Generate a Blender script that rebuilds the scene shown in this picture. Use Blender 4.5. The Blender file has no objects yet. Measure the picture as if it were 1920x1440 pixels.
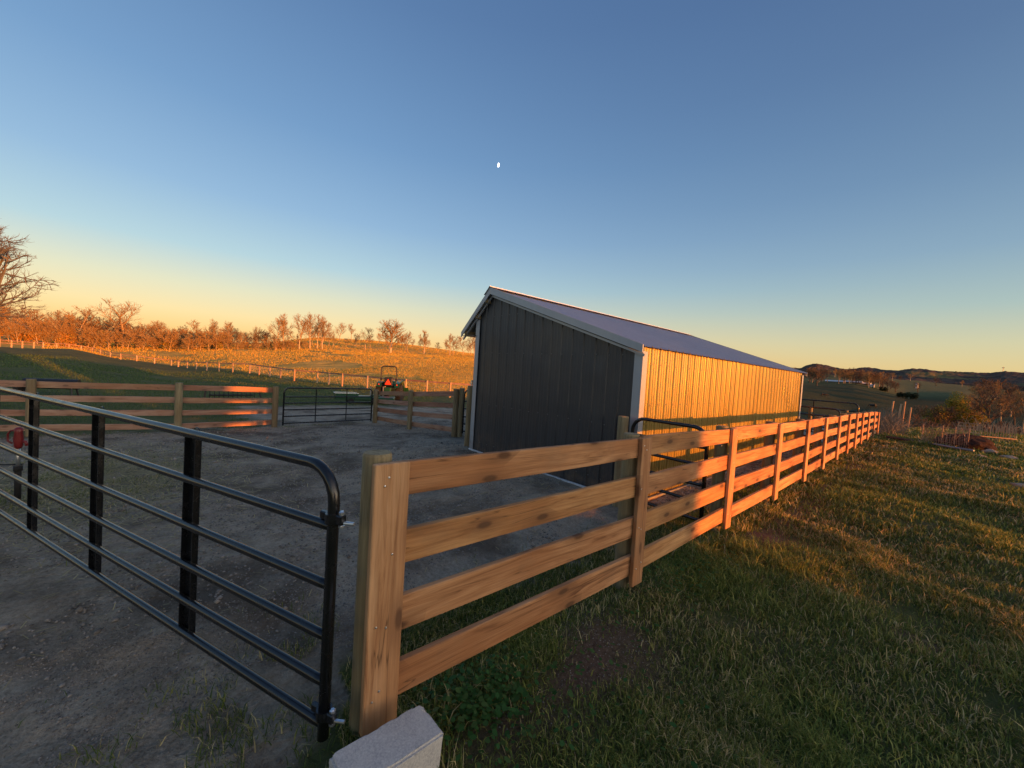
import bpy, bmesh, math, random
import numpy as np
from mathutils import Vector, Matrix, Euler
R = math.radians
random.seed(7); rng = np.random.default_rng(7)
S = bpy.context.scene; COL = S.collection
# ------------------------------------------------------------------ camera
cd = bpy.data.cameras.new('camera'); cam = bpy.data.objects.new('camera', cd); COL.objects.link(cam); S.camera = cam
cd.sensor_fit = 'HORIZONTAL'; cd.sensor_width = 36; cd.lens = 36 * 730 / 1920; cd.clip_start = .02; cd.clip_end = 30000
# columns: camera right, up, back in world axes (+Y runs along the board fence, +X out over the lawn)
mr = Matrix(((.6590, -.0670, .7497), (.7496, -.0246, -.6611), (.0628, .9974, .0340))).to_4x4()
q = mr.to_quaternion(); mr = q.to_matrix().to_4x4(); mr.translation = (0, 0, 1.65); cam.matrix_world = mr
S.render.resolution_x = 1024; S.render.resolution_y = 768
S.view_settings.view_transform = 'Standard'; S.view_settings.look = 'None'; S.view_settings.exposure = .93; S.view_settings.gamma = 1
S.render.engine = 'CYCLES'
try: S.cycles.max_bounces = 6
except Exception: pass
# ------------------------------------------------------------------ world: low sun sky
SUN_EL = R(3.2); SH = Vector((.970, .2425, 0)); SH.normalize()
sunv = Vector((SH.x * math.cos(SUN_EL), SH.y * math.cos(SUN_EL), math.sin(SUN_EL)))
W = bpy.data.worlds.new('World'); S.world = W; W.use_nodes = True
nt = W.node_tree; N = nt.nodes; L = nt.links; N.clear()
def wn(t, **k):
    n = N.new(t)
    for a, b in k.items(): setattr(n, a, b)
    return n
def wm(op, a, b=None, c=None):
    n = N.new('ShaderNodeMath'); n.operation = op
    for i, v in enumerate((a, b, c)):
        if v is None: continue
        if isinstance(v, (int, float)): n.inputs[i].default_value = v
        else: L.new(v, n.inputs[i])
    return n.outputs[0]
tc = wn('ShaderNodeTexCoord'); sx = wn('ShaderNodeSeparateXYZ'); L.new(tc.outputs['Generated'], sx.inputs[0])
el = wm('MULTIPLY', wm('ARCSINE', sx.outputs[2]), 2 / math.pi)          # 0 horizon .. 1 zenith
hl = wm('SQRT', wm('ADD', wm('MULTIPLY', sx.outputs[0], sx.outputs[0]), wm('MULTIPLY', sx.outputs[1], sx.outputs[1])))
dt = wm('DIVIDE', wm('ADD', wm('MULTIPLY', sx.outputs[0], SH.x), wm('MULTIPLY', sx.outputs[1], SH.y)), wm('MAXIMUM', hl, .0001))
def ramp(stops):
    n = wn('ShaderNodeValToRGB'); cr = n.color_ramp; cr.interpolation = 'B_SPLINE' if False else 'LINEAR'
    while len(cr.elements) > 1: cr.elements.remove(cr.elements[0])
    cr.elements[0].position = stops[0][0]; cr.elements[0].color = (*stops[0][1], 1)
    for p, c in stops[1:]:
        e = cr.elements.new(p); e.color = (*c, 1)
    L.new(el, n.inputs[0]); return n
def lin(r, g, b): return tuple(((v / 255 + .055) / 1.055) ** 2.4 if v > 10 else v / 255 / 12.92 for v in (r, g, b))
rl = ramp([(0, lin(250, 178, 118)), (.024, lin(253, 198, 132)), (.05, lin(243, 212, 160)), (.085, lin(218, 212, 184)), (.13, lin(166, 197, 214)), (.2, lin(130, 170, 212)),
           (.3, lin(100, 145, 196)), (.45, lin(76, 116, 170)), (.6, lin(64, 102, 156)), (1, lin(54, 90, 146))])
rr = ramp([(0, lin(222, 186, 132)), (.03, lin(218, 196, 146)), (.06, lin(200, 196, 164)), (.1, lin(158, 182, 184)), (.16, lin(122, 156, 186)),
           (.24, lin(96, 132, 172)), (.36, lin(74, 107, 154)), (.5, lin(60, 92, 143)), (1, lin(52, 82, 136))])
az = wm('SMOOTHSTEP' if False else 'MULTIPLY_ADD', dt, .85, .72)
az.node.use_clamp = True
mx = wn('ShaderNodeMix', data_type='RGBA'); L.new(az, mx.inputs[0]); L.new(rl.outputs[0], mx.inputs[6]); L.new(rr.outputs[0], mx.inputs[7])
# afterglow around the setting sun, behind the photographer's right shoulder
gl = wm('MULTIPLY', wm('POWER', wm('MAXIMUM', wm('SUBTRACT', dt, .45), 0), 1.5), wm('EXPONENT', wm('MULTIPLY', wm('ABSOLUTE', el), -6.0)))
bg = wn('ShaderNodeBackground'); L.new(mx.outputs[2], bg.inputs[0]); bg.inputs[1].default_value = .42
bg2 = wn('ShaderNodeBackground'); bg2.inputs[0].default_value = (1, .80, .60, 1); L.new(wm('MULTIPLY', gl, 7.0), bg2.inputs[1])
sky = wn('ShaderNodeTexSky'); sky.sky_type = 'NISHITA'; sky.sun_disc = False; sky.sun_elevation = SUN_EL; sky.sun_rotation = math.atan2(SH.x, SH.y)
bg3 = wn('ShaderNodeBackground'); L.new(sky.outputs[0], bg3.inputs[0]); bg3.inputs[1].default_value = .05
a1 = wn('ShaderNodeAddShader'); a2 = wn('ShaderNodeAddShader'); wo = wn('ShaderNodeOutputWorld')
L.new(bg.outputs[0], a1.inputs[0]); L.new(bg2.outputs[0], a1.inputs[1]); L.new(a1.outputs[0], a2.inputs[0]); L.new(bg3.outputs[0], a2.inputs[1]); L.new(a2.outputs[0], wo.inputs[0])
# ------------------------------------------------------------------ sun
sd = bpy.data.lights.new('sun', 'SUN'); sd.energy = 5; sd.angle = R(.55); sd.color = (1, .26, .012)
so = bpy.data.objects.new('sun', sd); COL.objects.link(so); so.rotation_euler = (-sunv).to_track_quat('-Z', 'Y').to_euler(); so.location = (40, 10, 30)

# ------------------------------------------------------------------ helpers
class MB:
    def __init__(s): s.v = []; s.f = []
    def add(s, vs, fs):
        o = len(s.v); s.v += [tuple(v) for v in vs]; s.f += [tuple(i + o for i in f) for f in fs]
    def box(s, c, d, rot=None, ch=0):
        x, y, z = d[0] / 2, d[1] / 2, d[2] / 2
        if ch <= 0:
            vs = [Vector((a * x, b * y, e * z)) for a in (-1, 1) for b in (-1, 1) for e in (-1, 1)]
            fs = [(0, 1, 3, 2), (4, 6, 7, 5), (0, 4, 5, 1), (2, 3, 7, 6), (0, 2, 6, 4), (1, 5, 7, 3)]
        else:
            b_ = bmesh.new(); bmesh.ops.create_cube(b_, size=1)
            for v in b_.verts: v.co = Vector((v.co.x * d[0], v.co.y * d[1], v.co.z * d[2]))
            bmesh.ops.bevel(b_, geom=b_.edges[:], offset=ch, segments=1, affect='EDGES')
            vs = [v.co.copy() for v in b_.verts]; fs = [[v.index for v in f.verts] for f in b_.faces]; b_.free()
        m = rot if rot is not None else Matrix.Identity(3)
        s.add([m @ v + Vector(c) for v in vs], fs)
    def beam(s, a, b, w, h, upv=(0, 0, 1), ch=0):
        a = Vector(a); b = Vector(b); d = b - a; l = d.length; x = d.normalized(); u = Vector(upv); y = u.cross(x).normalized(); z = x.cross(y)
        m = Matrix((x, y, z)).transposed(); s.box((a + b) / 2, (l, w, h), m, ch)
    def tube(s, pts, r, n=8, cap=True):
        pts = [Vector(p) for p in pts]; rs = r if isinstance(r, (list, tuple)) else [r] * len(pts)
        prev = None; vs = []; fs = []
        for i, p in enumerate(pts):
            t = (pts[min(i + 1, len(pts) - 1)] - pts[max(i - 1, 0)]).normalized()
            if prev is None:
                u = Vector((0, 0, 1)) if abs(t.z) < .9 else Vector((1, 0, 0)); e1 = t.cross(u).normalized()
            else:
                e1 = (prev - t * prev.dot(t))
                e1 = e1.normalized() if e1.length > 1e-6 else t.cross(Vector((0, 0, 1))).normalized()
            prev = e1; e2 = t.cross(e1)
            for k in range(n):
                a = 2 * math.pi * k / n; vs.append(p + (e1 * math.cos(a) + e2 * math.sin(a)) * rs[i])
        for i in range(len(pts) - 1):
            for k in range(n):
                k2 = (k + 1) % n; fs.append((i * n + k, i * n + k2, (i + 1) * n + k2, (i + 1) * n + k))
        if cap: fs.append(tuple(range(n - 1, -1, -1))); fs.append(tuple((len(pts) - 1) * n + k for k in range(n)))
        s.add(vs, fs)
    def lathe(s, prof, c=(0, 0, 0), n=16, axis=None):
        vs = []; fs = []; m = axis if axis is not None else Matrix.Identity(3)
        for r_, z_ in prof:
            for k in range(n):
                a = 2 * math.pi * k / n; vs.append(m @ Vector((r_ * math.cos(a), r_ * math.sin(a), z_)) + Vector(c))
        for i in range(len(prof) - 1):
            for k in range(n):
                k2 = (k + 1) % n; fs.append((i * n + k, i * n + k2, (i + 1) * n + k2, (i + 1) * n + k))
        fs.append(tuple(range(n - 1, -1, -1))); fs.append(tuple((len(prof) - 1) * n + k for k in range(n)))
        s.add(vs, fs)
    def mesh(s, name, mat, smooth=False):
        me = bpy.data.meshes.new(name); me.from_pydata(s.v, [], s.f); me.materials.append(mat)
        if smooth: me.polygons.foreach_set('use_smooth', [True] * len(me.polygons))
        me.update(); return me
    def build(s, name, mat, parent=None, smooth=False, origin=None):
        if origin is not None:
            o_ = Vector(origin); s.v = [tuple(Vector(v) - o_) for v in s.v]
        return link(name, s.mesh(name, mat, smooth), parent, origin)
def link(name, me, parent=None, loc=None):
    o = bpy.data.objects.new(name, me); COL.objects.link(o)
    if parent is not None: o.parent = parent
    if loc is not None:
        o.location = loc
    return o
def tag(o, label, cat, group=None, kind=None):
    if label: o['label'] = label
    if cat: o['category'] = cat
    if group: o['group'] = group
    if kind: o['kind'] = kind
    return o
def thing(name, label, cat, loc=(0, 0, 0), rz=0, group=None):
    o = bpy.data.objects.new(name, None); COL.objects.link(o); o.location = loc; o.rotation_euler = (0, 0, rz); o.empty_display_size = .2
    return tag(o, label, cat, group)
def npmesh(name, V, F4=None, F3=None, mat=None, col=None, smooth=False):
    me = bpy.data.meshes.new(name); V = np.asarray(V, np.float32)
    n4 = 0 if F4 is None else len(F4); n3 = 0 if F3 is None else len(F3)
    me.vertices.add(len(V)); me.vertices.foreach_set('co', V.ravel())
    loops = []; 
    if n4: loops.append(np.asarray(F4).ravel())
    if n3: loops.append(np.asarray(F3).ravel())
    lp = np.concatenate(loops).astype(np.int32); me.loops.add(len(lp)); me.loops.foreach_set('vertex_index', lp)
    me.polygons.add(n4 + n3); st = np.concatenate([np.arange(n4) * 4, n4 * 4 + np.arange(n3) * 3]).astype(np.int32)
    me.polygons.foreach_set('loop_start', st)
    if smooth: me.polygons.foreach_set('use_smooth', np.ones(n4 + n3, bool))
    if col is not None:
        ca = me.color_attributes.new('tint', 'FLOAT_COLOR', 'POINT'); c4 = np.ones((len(V), 4), np.float32); c4[:, :3] = col; ca.data.foreach_set('color', c4.ravel())
    me.update(calc_edges=True); me.validate()
    if mat: me.materials.append(mat)
    return me
# value noise in numpy
def _h(ix, iy, sd):
    n = (ix * 374761393 + iy * 668265263 + sd * 144269504) & 0x7fffffff
    n = ((n ^ (n >> 13)) * 1274126177) & 0x7fffffff
    return ((n ^ (n >> 16)) & 0xffff) / 65535.
def vn(x, y, sd=0):
    x = np.asarray(x, float); y = np.asarray(y, float); ix = np.floor(x).astype(np.int64); iy = np.floor(y).astype(np.int64); fx = x - ix; fy = y - iy
    fx = fx * fx * (3 - 2 * fx); fy = fy * fy * (3 - 2 * fy)
    a = _h(ix, iy, sd); b = _h(ix + 1, iy, sd); c = _h(ix, iy + 1, sd); d = _h(ix + 1, iy + 1, sd)
    return (a * (1 - fx) + b * fx) * (1 - fy) + (c * (1 - fx) + d * fx) * fy
def fbm(x, y, sd=0, o=4):
    t = 0; a = .5; s_ = 0
    for i in range(o): t = t + a * vn(x * 2 ** i, y * 2 ** i, sd + i * 17); s_ += a; a *= .5
    return t / s_
def sst(a, b, x):
    t = np.clip((x - a) / (b - a), 0, 1); return t * t * (3 - 2 * t)

# ------------------------------------------------------------------ materials
class NM:
    def __init__(s, name, rough=.8, metal=0, spec=.5):
        s.m = bpy.data.materials.new(name); s.m.use_nodes = True; s.n = s.m.node_tree.nodes; s.l = s.m.node_tree.links
        s.p = s.n['Principled BSDF']; s.p.inputs['Roughness'].default_value = rough; s.p.inputs['Metallic'].default_value = metal
        s.p.inputs['Specular IOR Level'].default_value = spec
    def new(s, t, **k):
        n = s.n.new(t)
        for a, b in k.items(): setattr(n, a, b)
        return n
    def set(s, sock, v):
        if isinstance(v, (int, float)): sock.default_value = v
        elif isinstance(v, tuple): sock.default_value = v if len(v) != 3 or sock.type == 'VECTOR' else (*v, 1)
        else: s.l.new(v, sock)
    def coords(s, kind='Object', scale=(1, 1, 1), rand=False):
        o = s.new('ShaderNodeNewGeometry').outputs['Position'] if kind == 'World' else s.new('ShaderNodeTexCoord').outputs[kind]
        m = s.new('ShaderNodeMapping'); s.l.new(o, m.inputs[0]); m.inputs['Scale'].default_value = scale
        if rand:
            oi = s.new('ShaderNodeObjectInfo'); c = s.new('ShaderNodeCombineXYZ')
            for i, f in enumerate((37., 91., 53.)): s.l.new(s.math('MULTIPLY', oi.outputs['Random'], f), c.inputs[i])
            s.l.new(c.outputs[0], m.inputs['Location'])
        return m.outputs[0]
    def noise(s, vec, scale, detail=4, rough=.55, dist=0):
        n = s.new('ShaderNodeTexNoise'); s.l.new(vec, n.inputs['Vector']); n.inputs['Scale'].default_value = scale; n.inputs['Detail'].default_value = detail
        n.inputs['Roughness'].default_value = rough; n.inputs['Distortion'].default_value = dist; return n.outputs['Fac']
    def math(s, op, a, b=0., c=0., clamp=False):
        n = s.new('ShaderNodeMath', operation=op); n.use_clamp = clamp
        s.set(n.inputs[0], a); s.set(n.inputs[1], b); s.set(n.inputs[2], c); return n.outputs[0]
    def rng(s, v, a, b, c=0., d=1.):
        n = s.new('ShaderNodeMapRange'); s.set(n.inputs[0], v); n.inputs[1].default_value = a; n.inputs[2].default_value = b; n.inputs[3].default_value = c; n.inputs[4].default_value = d; return n.outputs[0]
    def mix(s, f, a, b, mode='MIX'):
        n = s.new('ShaderNodeMix', data_type='RGBA', blend_type=mode); s.set(n.inputs[0], f)
        for i, v in ((6, a), (7, b)): s.set(n.inputs[i], v)
        return n.outputs[2]
    def ramp(s, f, stops):
        n = s.new('ShaderNodeValToRGB'); cr = n.color_ramp; s.l.new(f, n.inputs[0])
        while len(cr.elements) > 1: cr.elements.remove(cr.elements[0])
        cr.elements[0].position = stops[0][0]; cr.elements[0].color = (*stops[0][1], 1)
        for p, c in stops[1:]: cr.elements.new(p).color = (*c, 1)
        return n.outputs[0]
    def col(s, v): s.set(s.p.inputs['Base Color'], v)
    def rou(s, v): s.set(s.p.inputs['Roughness'], v)
    def bump(s, h, strength=.5, dist=.01, prev=None):
        b = s.new('ShaderNodeBump'); s.set(b.inputs['Height'], h); b.inputs['Strength'].default_value = strength; b.inputs['Distance'].default_value = dist
        if prev is not None: s.l.new(prev, b.inputs['Normal'])
        s.l.new(b.outputs[0], s.p.inputs['Normal']); return b.outputs[0]
    def rnd(s): return s.new('ShaderNodeObjectInfo').outputs['Random']

def wood_mat(name, c1, c2, dark, axis=0, rough=.75, knots=True):
    k = NM(name, rough, 0, .3); sc = [22., 22., 22.]; sc[axis] = 1.3
    v = k.coords('Object', tuple(sc), True); g = k.noise(v, 1.0, 5, .6, 1.1)
    sc2 = [1.7, 1.7, 1.7]; sc2[axis] = .8; v2 = k.coords('Object', tuple(sc2), True); big = k.noise(v2, 1.6, 3, .5)
    c = k.ramp(g, [(.32, dark), (.45, c2), (.56, c1), (.72, tuple(min(1, x * 1.12) for x in c1))])
    c = k.mix(k.rng(big, .35, .7), c, tuple(x * y for x, y in zip(c2, (.85, .74, .66))), 'MIX')
    oi = k.rnd(); c = k.mix(1., c, k.ramp(oi, [(0, (.80, .70, .66)), (.5, (1., 1., .98)), (1, (.88, .84, .70))]), 'MULTIPLY')
    if knots:
        so_ = k.new('ShaderNodeSeparateXYZ'); k.l.new(k.coords('Object', (1, 1, 1), False), so_.inputs[0]); cb = k.new('ShaderNodeCombineXYZ'); rnd_ = k.rnd()
        k.l.new(k.math('MULTIPLY_ADD', so_.outputs[axis], 2.4, k.math('MULTIPLY', rnd_, 57.)), cb.inputs[0]); k.l.new(k.math('MULTIPLY_ADD', so_.outputs[(1, 2, 1)[axis]], 6.5, k.math('MULTIPLY', rnd_, 131.)), cb.inputs[1])
        vo = k.new('ShaderNodeTexVoronoi', voronoi_dimensions='2D'); k.l.new(cb.outputs[0], vo.inputs['Vector']); vo.inputs['Scale'].default_value = 1.; vo.inputs['Randomness'].default_value = .8
        sc3 = [9., 9., 9.]; sc3[axis] = .45; cn = k.noise(k.coords('Object', tuple(sc3), True), 1., 4, .5, .4); ck = k.math('MULTIPLY', k.rng(k.math('ABSOLUTE', k.math('SUBTRACT', cn, .5)), 0, .008, 1., 0.), k.rng(big, .52, .56)); c = k.mix(k.math('MULTIPLY', ck, .75), c, (.05, .025, .012))
        kn = k.rng(vo.outputs['Distance'], .08, .15, 1., 0.)
        sep = k.new('ShaderNodeSeparateColor'); k.l.new(vo.outputs['Color'], sep.inputs[0]); sel = k.math('GREATER_THAN', sep.outputs[0], .55)
        c = k.mix(k.math('MULTIPLY', kn, sel), c, tuple(x * .38 for x in dark)); halo = k.rng(vo.outputs['Distance'], .1, .48, .6, 0.)
        c = k.mix(k.math('MULTIPLY', halo, sel), c, tuple(x * 1.0 for x in dark))
    sf = [75., 75., 75.]; sf[axis] = 2.5; fg = k.noise(k.coords('Object', tuple(sf), True), 1.0, 3, .7); c = k.mix(k.rng(fg, .35, .6, .25, 0.), c, tuple(x * .7 for x in dark))
    st = k.noise(k.coords('Object', (3, 3, 3), True), 1.3, 5, .65); c = k.mix(k.rng(st, .55, .75, 0., .22), c, (.16, .12, .085))
    k.col(c); k.bump(k.math('ADD', g, fg), .5, .005); return k.m
M = {}
M['board'] = wood_mat('fence_board_wood', (.62, .36, .18), (.49, .26, .12), (.16, .075, .035), 1)
M['batten'] = wood_mat('fence_batten_wood', (.62, .375, .20), (.51, .28, .135), (.21, .10, .05), 2)
M['post'] = wood_mat('treated_post_wood', (.36, .31, .19), (.27, .23, .14), (.15, .12, .07), 2, .85, False)
M['oldboard'] = wood_mat('weathered_board_wood', (.42, .31, .26), (.33, .22, .18), (.18, .11, .08), 0)
def simple(name, c, rough=.6, metal=0, spec=.5, var=.15, sc=8., bump=0):
    k = NM(name, rough, metal, spec); v = k.coords('Object'); n = k.noise(v, sc, 4, .6)
    k.col(k.mix(n, tuple(x * (1 - var) for x in c), tuple(min(1, x * (1 + var)) for x in c)))
    k.rou(k.rng(n, .3, .7, max(0, rough - .08), min(1, rough + .08)))
    if bump: k.bump(n, .4, bump)
    return k.m
M['black'] = simple('black_powder_coat', (.008, .009, .011), .24, 0, .6, .2, 14)
M['steel'] = simple('zinc_steel', (.6, .62, .65), .3, .9)
M['red'] = simple('red_paint', (.16, .010, .012), .4)
M['green'] = simple('tractor_green', (.008, .055, .022), .35)
M['rubber'] = simple('tyre_rubber', (.012, .012, .012), .85)
M['seat'] = simple('seat_vinyl', (.015, .015, .016), .5)
M['yellow'] = simple('yellow_rim_paint', (.5, .4, .04), .4)
M['orange'] = simple('reflector_orange', (.9, .07, .02), .35)
M['white'] = simple('white_paint', (.55, .58, .62), .5, 0, .4, .06)
M['white2'] = simple('white_trim_paint', (.8, .8, .78), .5)
M['grey'] = simple('grey_steel', (.2, .21, .22), .5, .6)
M['bark'] = simple('pale_bark', (.42, .31, .19), .9, 0, .2, .3, 3)
M['bark_dark'] = simple('dark_bark', (.10, .075, .055), .95, 0, .2, .3, 3)
M['twig'] = simple('winter_twigs', (.27, .18, .08), .9, 0, .2, .3, 2)
M['bigtwig'] = simple('grey_twigs', (.13, .13, .13), .9, 0, .2, .3, 2)
M['bigbark'] = simple('grey_bark', (.11, .105, .10), .9, 0, .2, .3, 2)
M['twig_dark'] = simple('dark_twigs', (.12, .085, .06), .9, 0, .2, .25, 2)
M['hide'] = simple('black_cattle_hide', (.01, .01, .01), .7)
M['stone'] = simple('pale_fieldstone', (.34, .27, .20), .9, 0, .2, .3, 6, .02)
def siding(name, c, rough, metal, oil=.0):
    k = NM(name, rough, metal, .5); v = k.coords('Object'); n = k.noise(v, 1.1, 3, .5); s_ = k.noise(k.coords('Object', (9, 9, .6)), 1.0, 4, .6)
    zc = k.new('ShaderNodeSeparateXYZ'); k.l.new(k.new('ShaderNodeTexCoord').outputs['Object'], zc.inputs[0]); ms = k.math('MULTIPLY', k.rng(zc.outputs[2], .0, .5, 1., 0.), k.rng(k.noise(v, 5, 5, .7), .38, .62))
    k.col(k.mix(k.math('MULTIPLY', ms, .6), k.mix(s_, tuple(x * .86 for x in c), tuple(x * 1.12 for x in c)), (.16, .12, .085))); k.rou(k.rng(n, .3, .7, rough - .05, rough + .08))
    k.bump(n, .5, .03 + oil)
    if oil > .015: k.bump(k.noise(k.coords('Object', (1, 20, .10)), 1.0, 3, .6), .65, .012)
    return k.m
def dirt(k):
    s_ = k.new('ShaderNodeSeparateXYZ'); k.l.new(k.new('ShaderNodeTexCoord').outputs['Object'], s_.inputs[0]); return s_.outputs[2]
M['charcoal'] = siding('charcoal_steel_siding', (.042, .049, .060), .40, .25, .01)
M['wallsteel'] = siding('side_steel_siding', (.36, .285, .085), .31, .5, .02)  # same steel as the charcoal end wall, with sunlit gold painted into the colour
M['roofsteel'] = siding('roof_steel', (.50, .53, .54), .44, .72)
M['trim'] = siding('grey_trim_steel', (.33, .37, .42), .4, .2)
# concrete block
k = NM('concrete_block', .95, 0, .2); v = k.coords('Object'); n1 = k.noise(v, 9, 5, .7); n2 = k.noise(v, 130, 3, .7)
k.col(k.mix(k.rng(n2, .35, .7), k.mix(k.rng(n1, .35, .65), (.34, .33, .34), (.50, .48, .46)), (.62, .60, .56))); vo = k.noise(v, 60, 2)
k.bump(k.math('ADD', n2, k.math('MULTIPLY', k.math('GREATER_THAN', .36, vo), -1.)), .7, .004); M['concrete'] = k.m
# tinted vegetation
def tinted(name, rough=.7, trans=.25):
    k = NM(name, rough, 0, .25); a = k.new('ShaderNodeAttribute', attribute_name='tint'); k.col(a.outputs['Color'])
    if trans:
        tr = k.new('ShaderNodeBsdfTranslucent'); k.l.new(a.outputs['Color'], tr.inputs[0]); ms = k.new('ShaderNodeMixShader'); ms.inputs[0].default_value = trans
        out = [x for x in k.n if x.type == 'OUTPUT_MATERIAL'][0]; k.l.new(k.p.outputs[0], ms.inputs[1]); k.l.new(tr.outputs[0], ms.inputs[2]); k.l.new(ms.outputs[0], out.inputs[0])
    return k.m
M['blade'] = tinted('grass_blades', .6, .3); M['leaf'] = tinted('tree_leaves', .7, .2); M['pebble'] = tinted('loose_gravel', .95, 0)

# ------------------------------------------------------------------ terrain
COLS = [
(-180, [(16, -.2), (900, 0)]), (-120, [(20, -.4), (45, -.3), (115, .3), (150, 1.2), (300, 3), (900, 10)]),
(-100.15, [(20, -.45), (45, -.4), (115, .34), (128, -.4), (150, 1.21), (300, 3), (900, 14)]),
(-97.35, [(20, -.5), (50, -.5), (126, .63), (140, -.3), (155, .68), (300, 4), (900, 14)]),
(-93.80, [(20, -.5), (50, -1), (112, -1.25), (120, -1.2), (150, .95), (300, 4), (900, 16)]),
(-89.85, [(20, -.6), (50, -1.4), (104, -1.87), (115, -1.7), (160, 1.67), (300, 5), (900, 18)]),
(-82.63, [(20, -.6), (45, -1.1), (66, -.98), (90, -.6), (165, 3.59), (300, 8), (900, 20)]),
(-74.97, [(18, -.5), (30, -.9), (48, -1.08), (70, -.7), (155, 4.9), (300, 16.16), (900, 24)]),
(-66.56, [(16, -.45), (26, -.8), (38, -1.1), (60, -.5), (150, 5.06), (300, 17.01), (900, 24)]),
(-54.19, [(16, -.4), (24, -.9), (33, -1.1), (60, -.3), (150, 5.5), (300, 12.61), (900, 24)]),
(-37.83, [(16, -.2), (30, -.9), (60, -.6), (150, 3), (300, 8), (900, 24)]),
(-23.68, [(16, -.1), (30, -.7), (60, -2), (150, 0), (300, 5), (900, 24)]),
(-12.13, [(16, .05), (22, .05), (40, -1), (115, -5), (260, 3.75), (420, 10.12), (900, 28.7)]),
(-7.37, [(16, .15), (22, .15), (40, -1.2), (110, -6), (165, -5.01), (280, 5.29), (420, 10.57), (900, 30.01)]),
(-3.22, [(16, .2), (25, .2), (40, -.9), (110, -6.3), (200, -2.96), (300, 1.93), (450, 8.11), (900, 26.67)]),
(.41, [(16, .2), (26, .2), (40, -.7), (120, -5.6), (200, -4.5), (300, 3.6), (450, 7.4), (900, 22.84)]),
(4.16, [(16, .2), (27, .2), (40, -.4), (110, -5), (200, -4), (300, 0), (450, 5), (900, 18)]),
(12, [(16, .2), (27, .2), (40, -.3), (110, -3), (200, -3), (450, 2), (900, 8)]), (40, [(16, 0), (900, 0)]), (180, [(16, -.2), (900, 0)])]
_az = np.array([c[0] for c in COLS]); _lr = np.linspace(math.log(10), math.log(1200), 160)
_T = np.array([np.interp(_lr, [math.log(p[0]) for p in c[1]], [p[1] for p in c[1]]) for c in COLS])
_ker = np.exp(-.5 * (np.arange(-6, 7) / 2.2) ** 2); _ker /= _ker.sum()
_T = np.array([np.convolve(np.pad(t, 6, mode='edge'), _ker, 'valid') for t in _T])
def zg(x, y, rough=False):
    x = np.asarray(x, float); y = np.asarray(y, float); r = np.hypot(x, y); a = np.degrees(np.arctan2(x, y))
    i = np.clip(np.searchsorted(_az, a) - 1, 0, len(_az) - 2); t = (a - _az[i]) / (_az[i + 1] - _az[i]); t = t * t * (3 - 2 * t) * .5 + t * .5
    lr = np.clip((np.log(np.maximum(r, 10)) - _lr[0]) / (_lr[1] - _lr[0]), 0, 158.999); j = lr.astype(int); u = lr - j
    far = (_T[i, j] * (1 - u) + _T[i, j + 1] * u) * (1 - t) + (_T[i + 1, j] * (1 - u) + _T[i + 1, j + 1] * u) * t
    slope = -.045 * np.clip(-x - 3.2, 0, 11); yard = sst(-4, -2.6, x) * np.interp(y, [-5, 0, 3, 5, 8.4, 11, 14, 17, 20], [-.07, -.075, -.125, -.095, -.05, .025, .09, .145, .17])
    pad = np.clip(1 - np.maximum(np.maximum(-6.9 - x, x + 2.5), np.maximum(4.4 - y, y - 13.6)) / 1.2, 0, 1)
    near = slope * (1 - pad * .75) + yard - .02 * (1 - sst(-4, -2.6, x))
    w = sst(13, 18, r); z = near * (1 - w) + far * w
    if rough:
        lawn = sst(-2.0, -1.2, x) * (r < 60)
        z = z + lawn * ((fbm(x * 1.1 + y * .2, y * 2.3, 3, 4) - .5) * .15 * np.clip(r / 5, .5, 1.3))
        pdk = (1 - sst(-2.4, -1.7, x)) * (r < 40)
        z = z + pdk * ((fbm(x * 1.3, y * 1.3, 9, 3) - .5) * .075 + (fbm(x * 5, y * 5, 5, 4) - .5) * .045)
        z = z + sst(15, 60, r) * ((fbm(x * .3, y * .3, 21, 3) - .5) * .22 + (fbm(x * .03, y * .03, 22, 2) - .5) * np.clip(r / 150, 0, 1) * .8)
    return z
def gz_(x, y): return float(zg(x, y, False))
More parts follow.
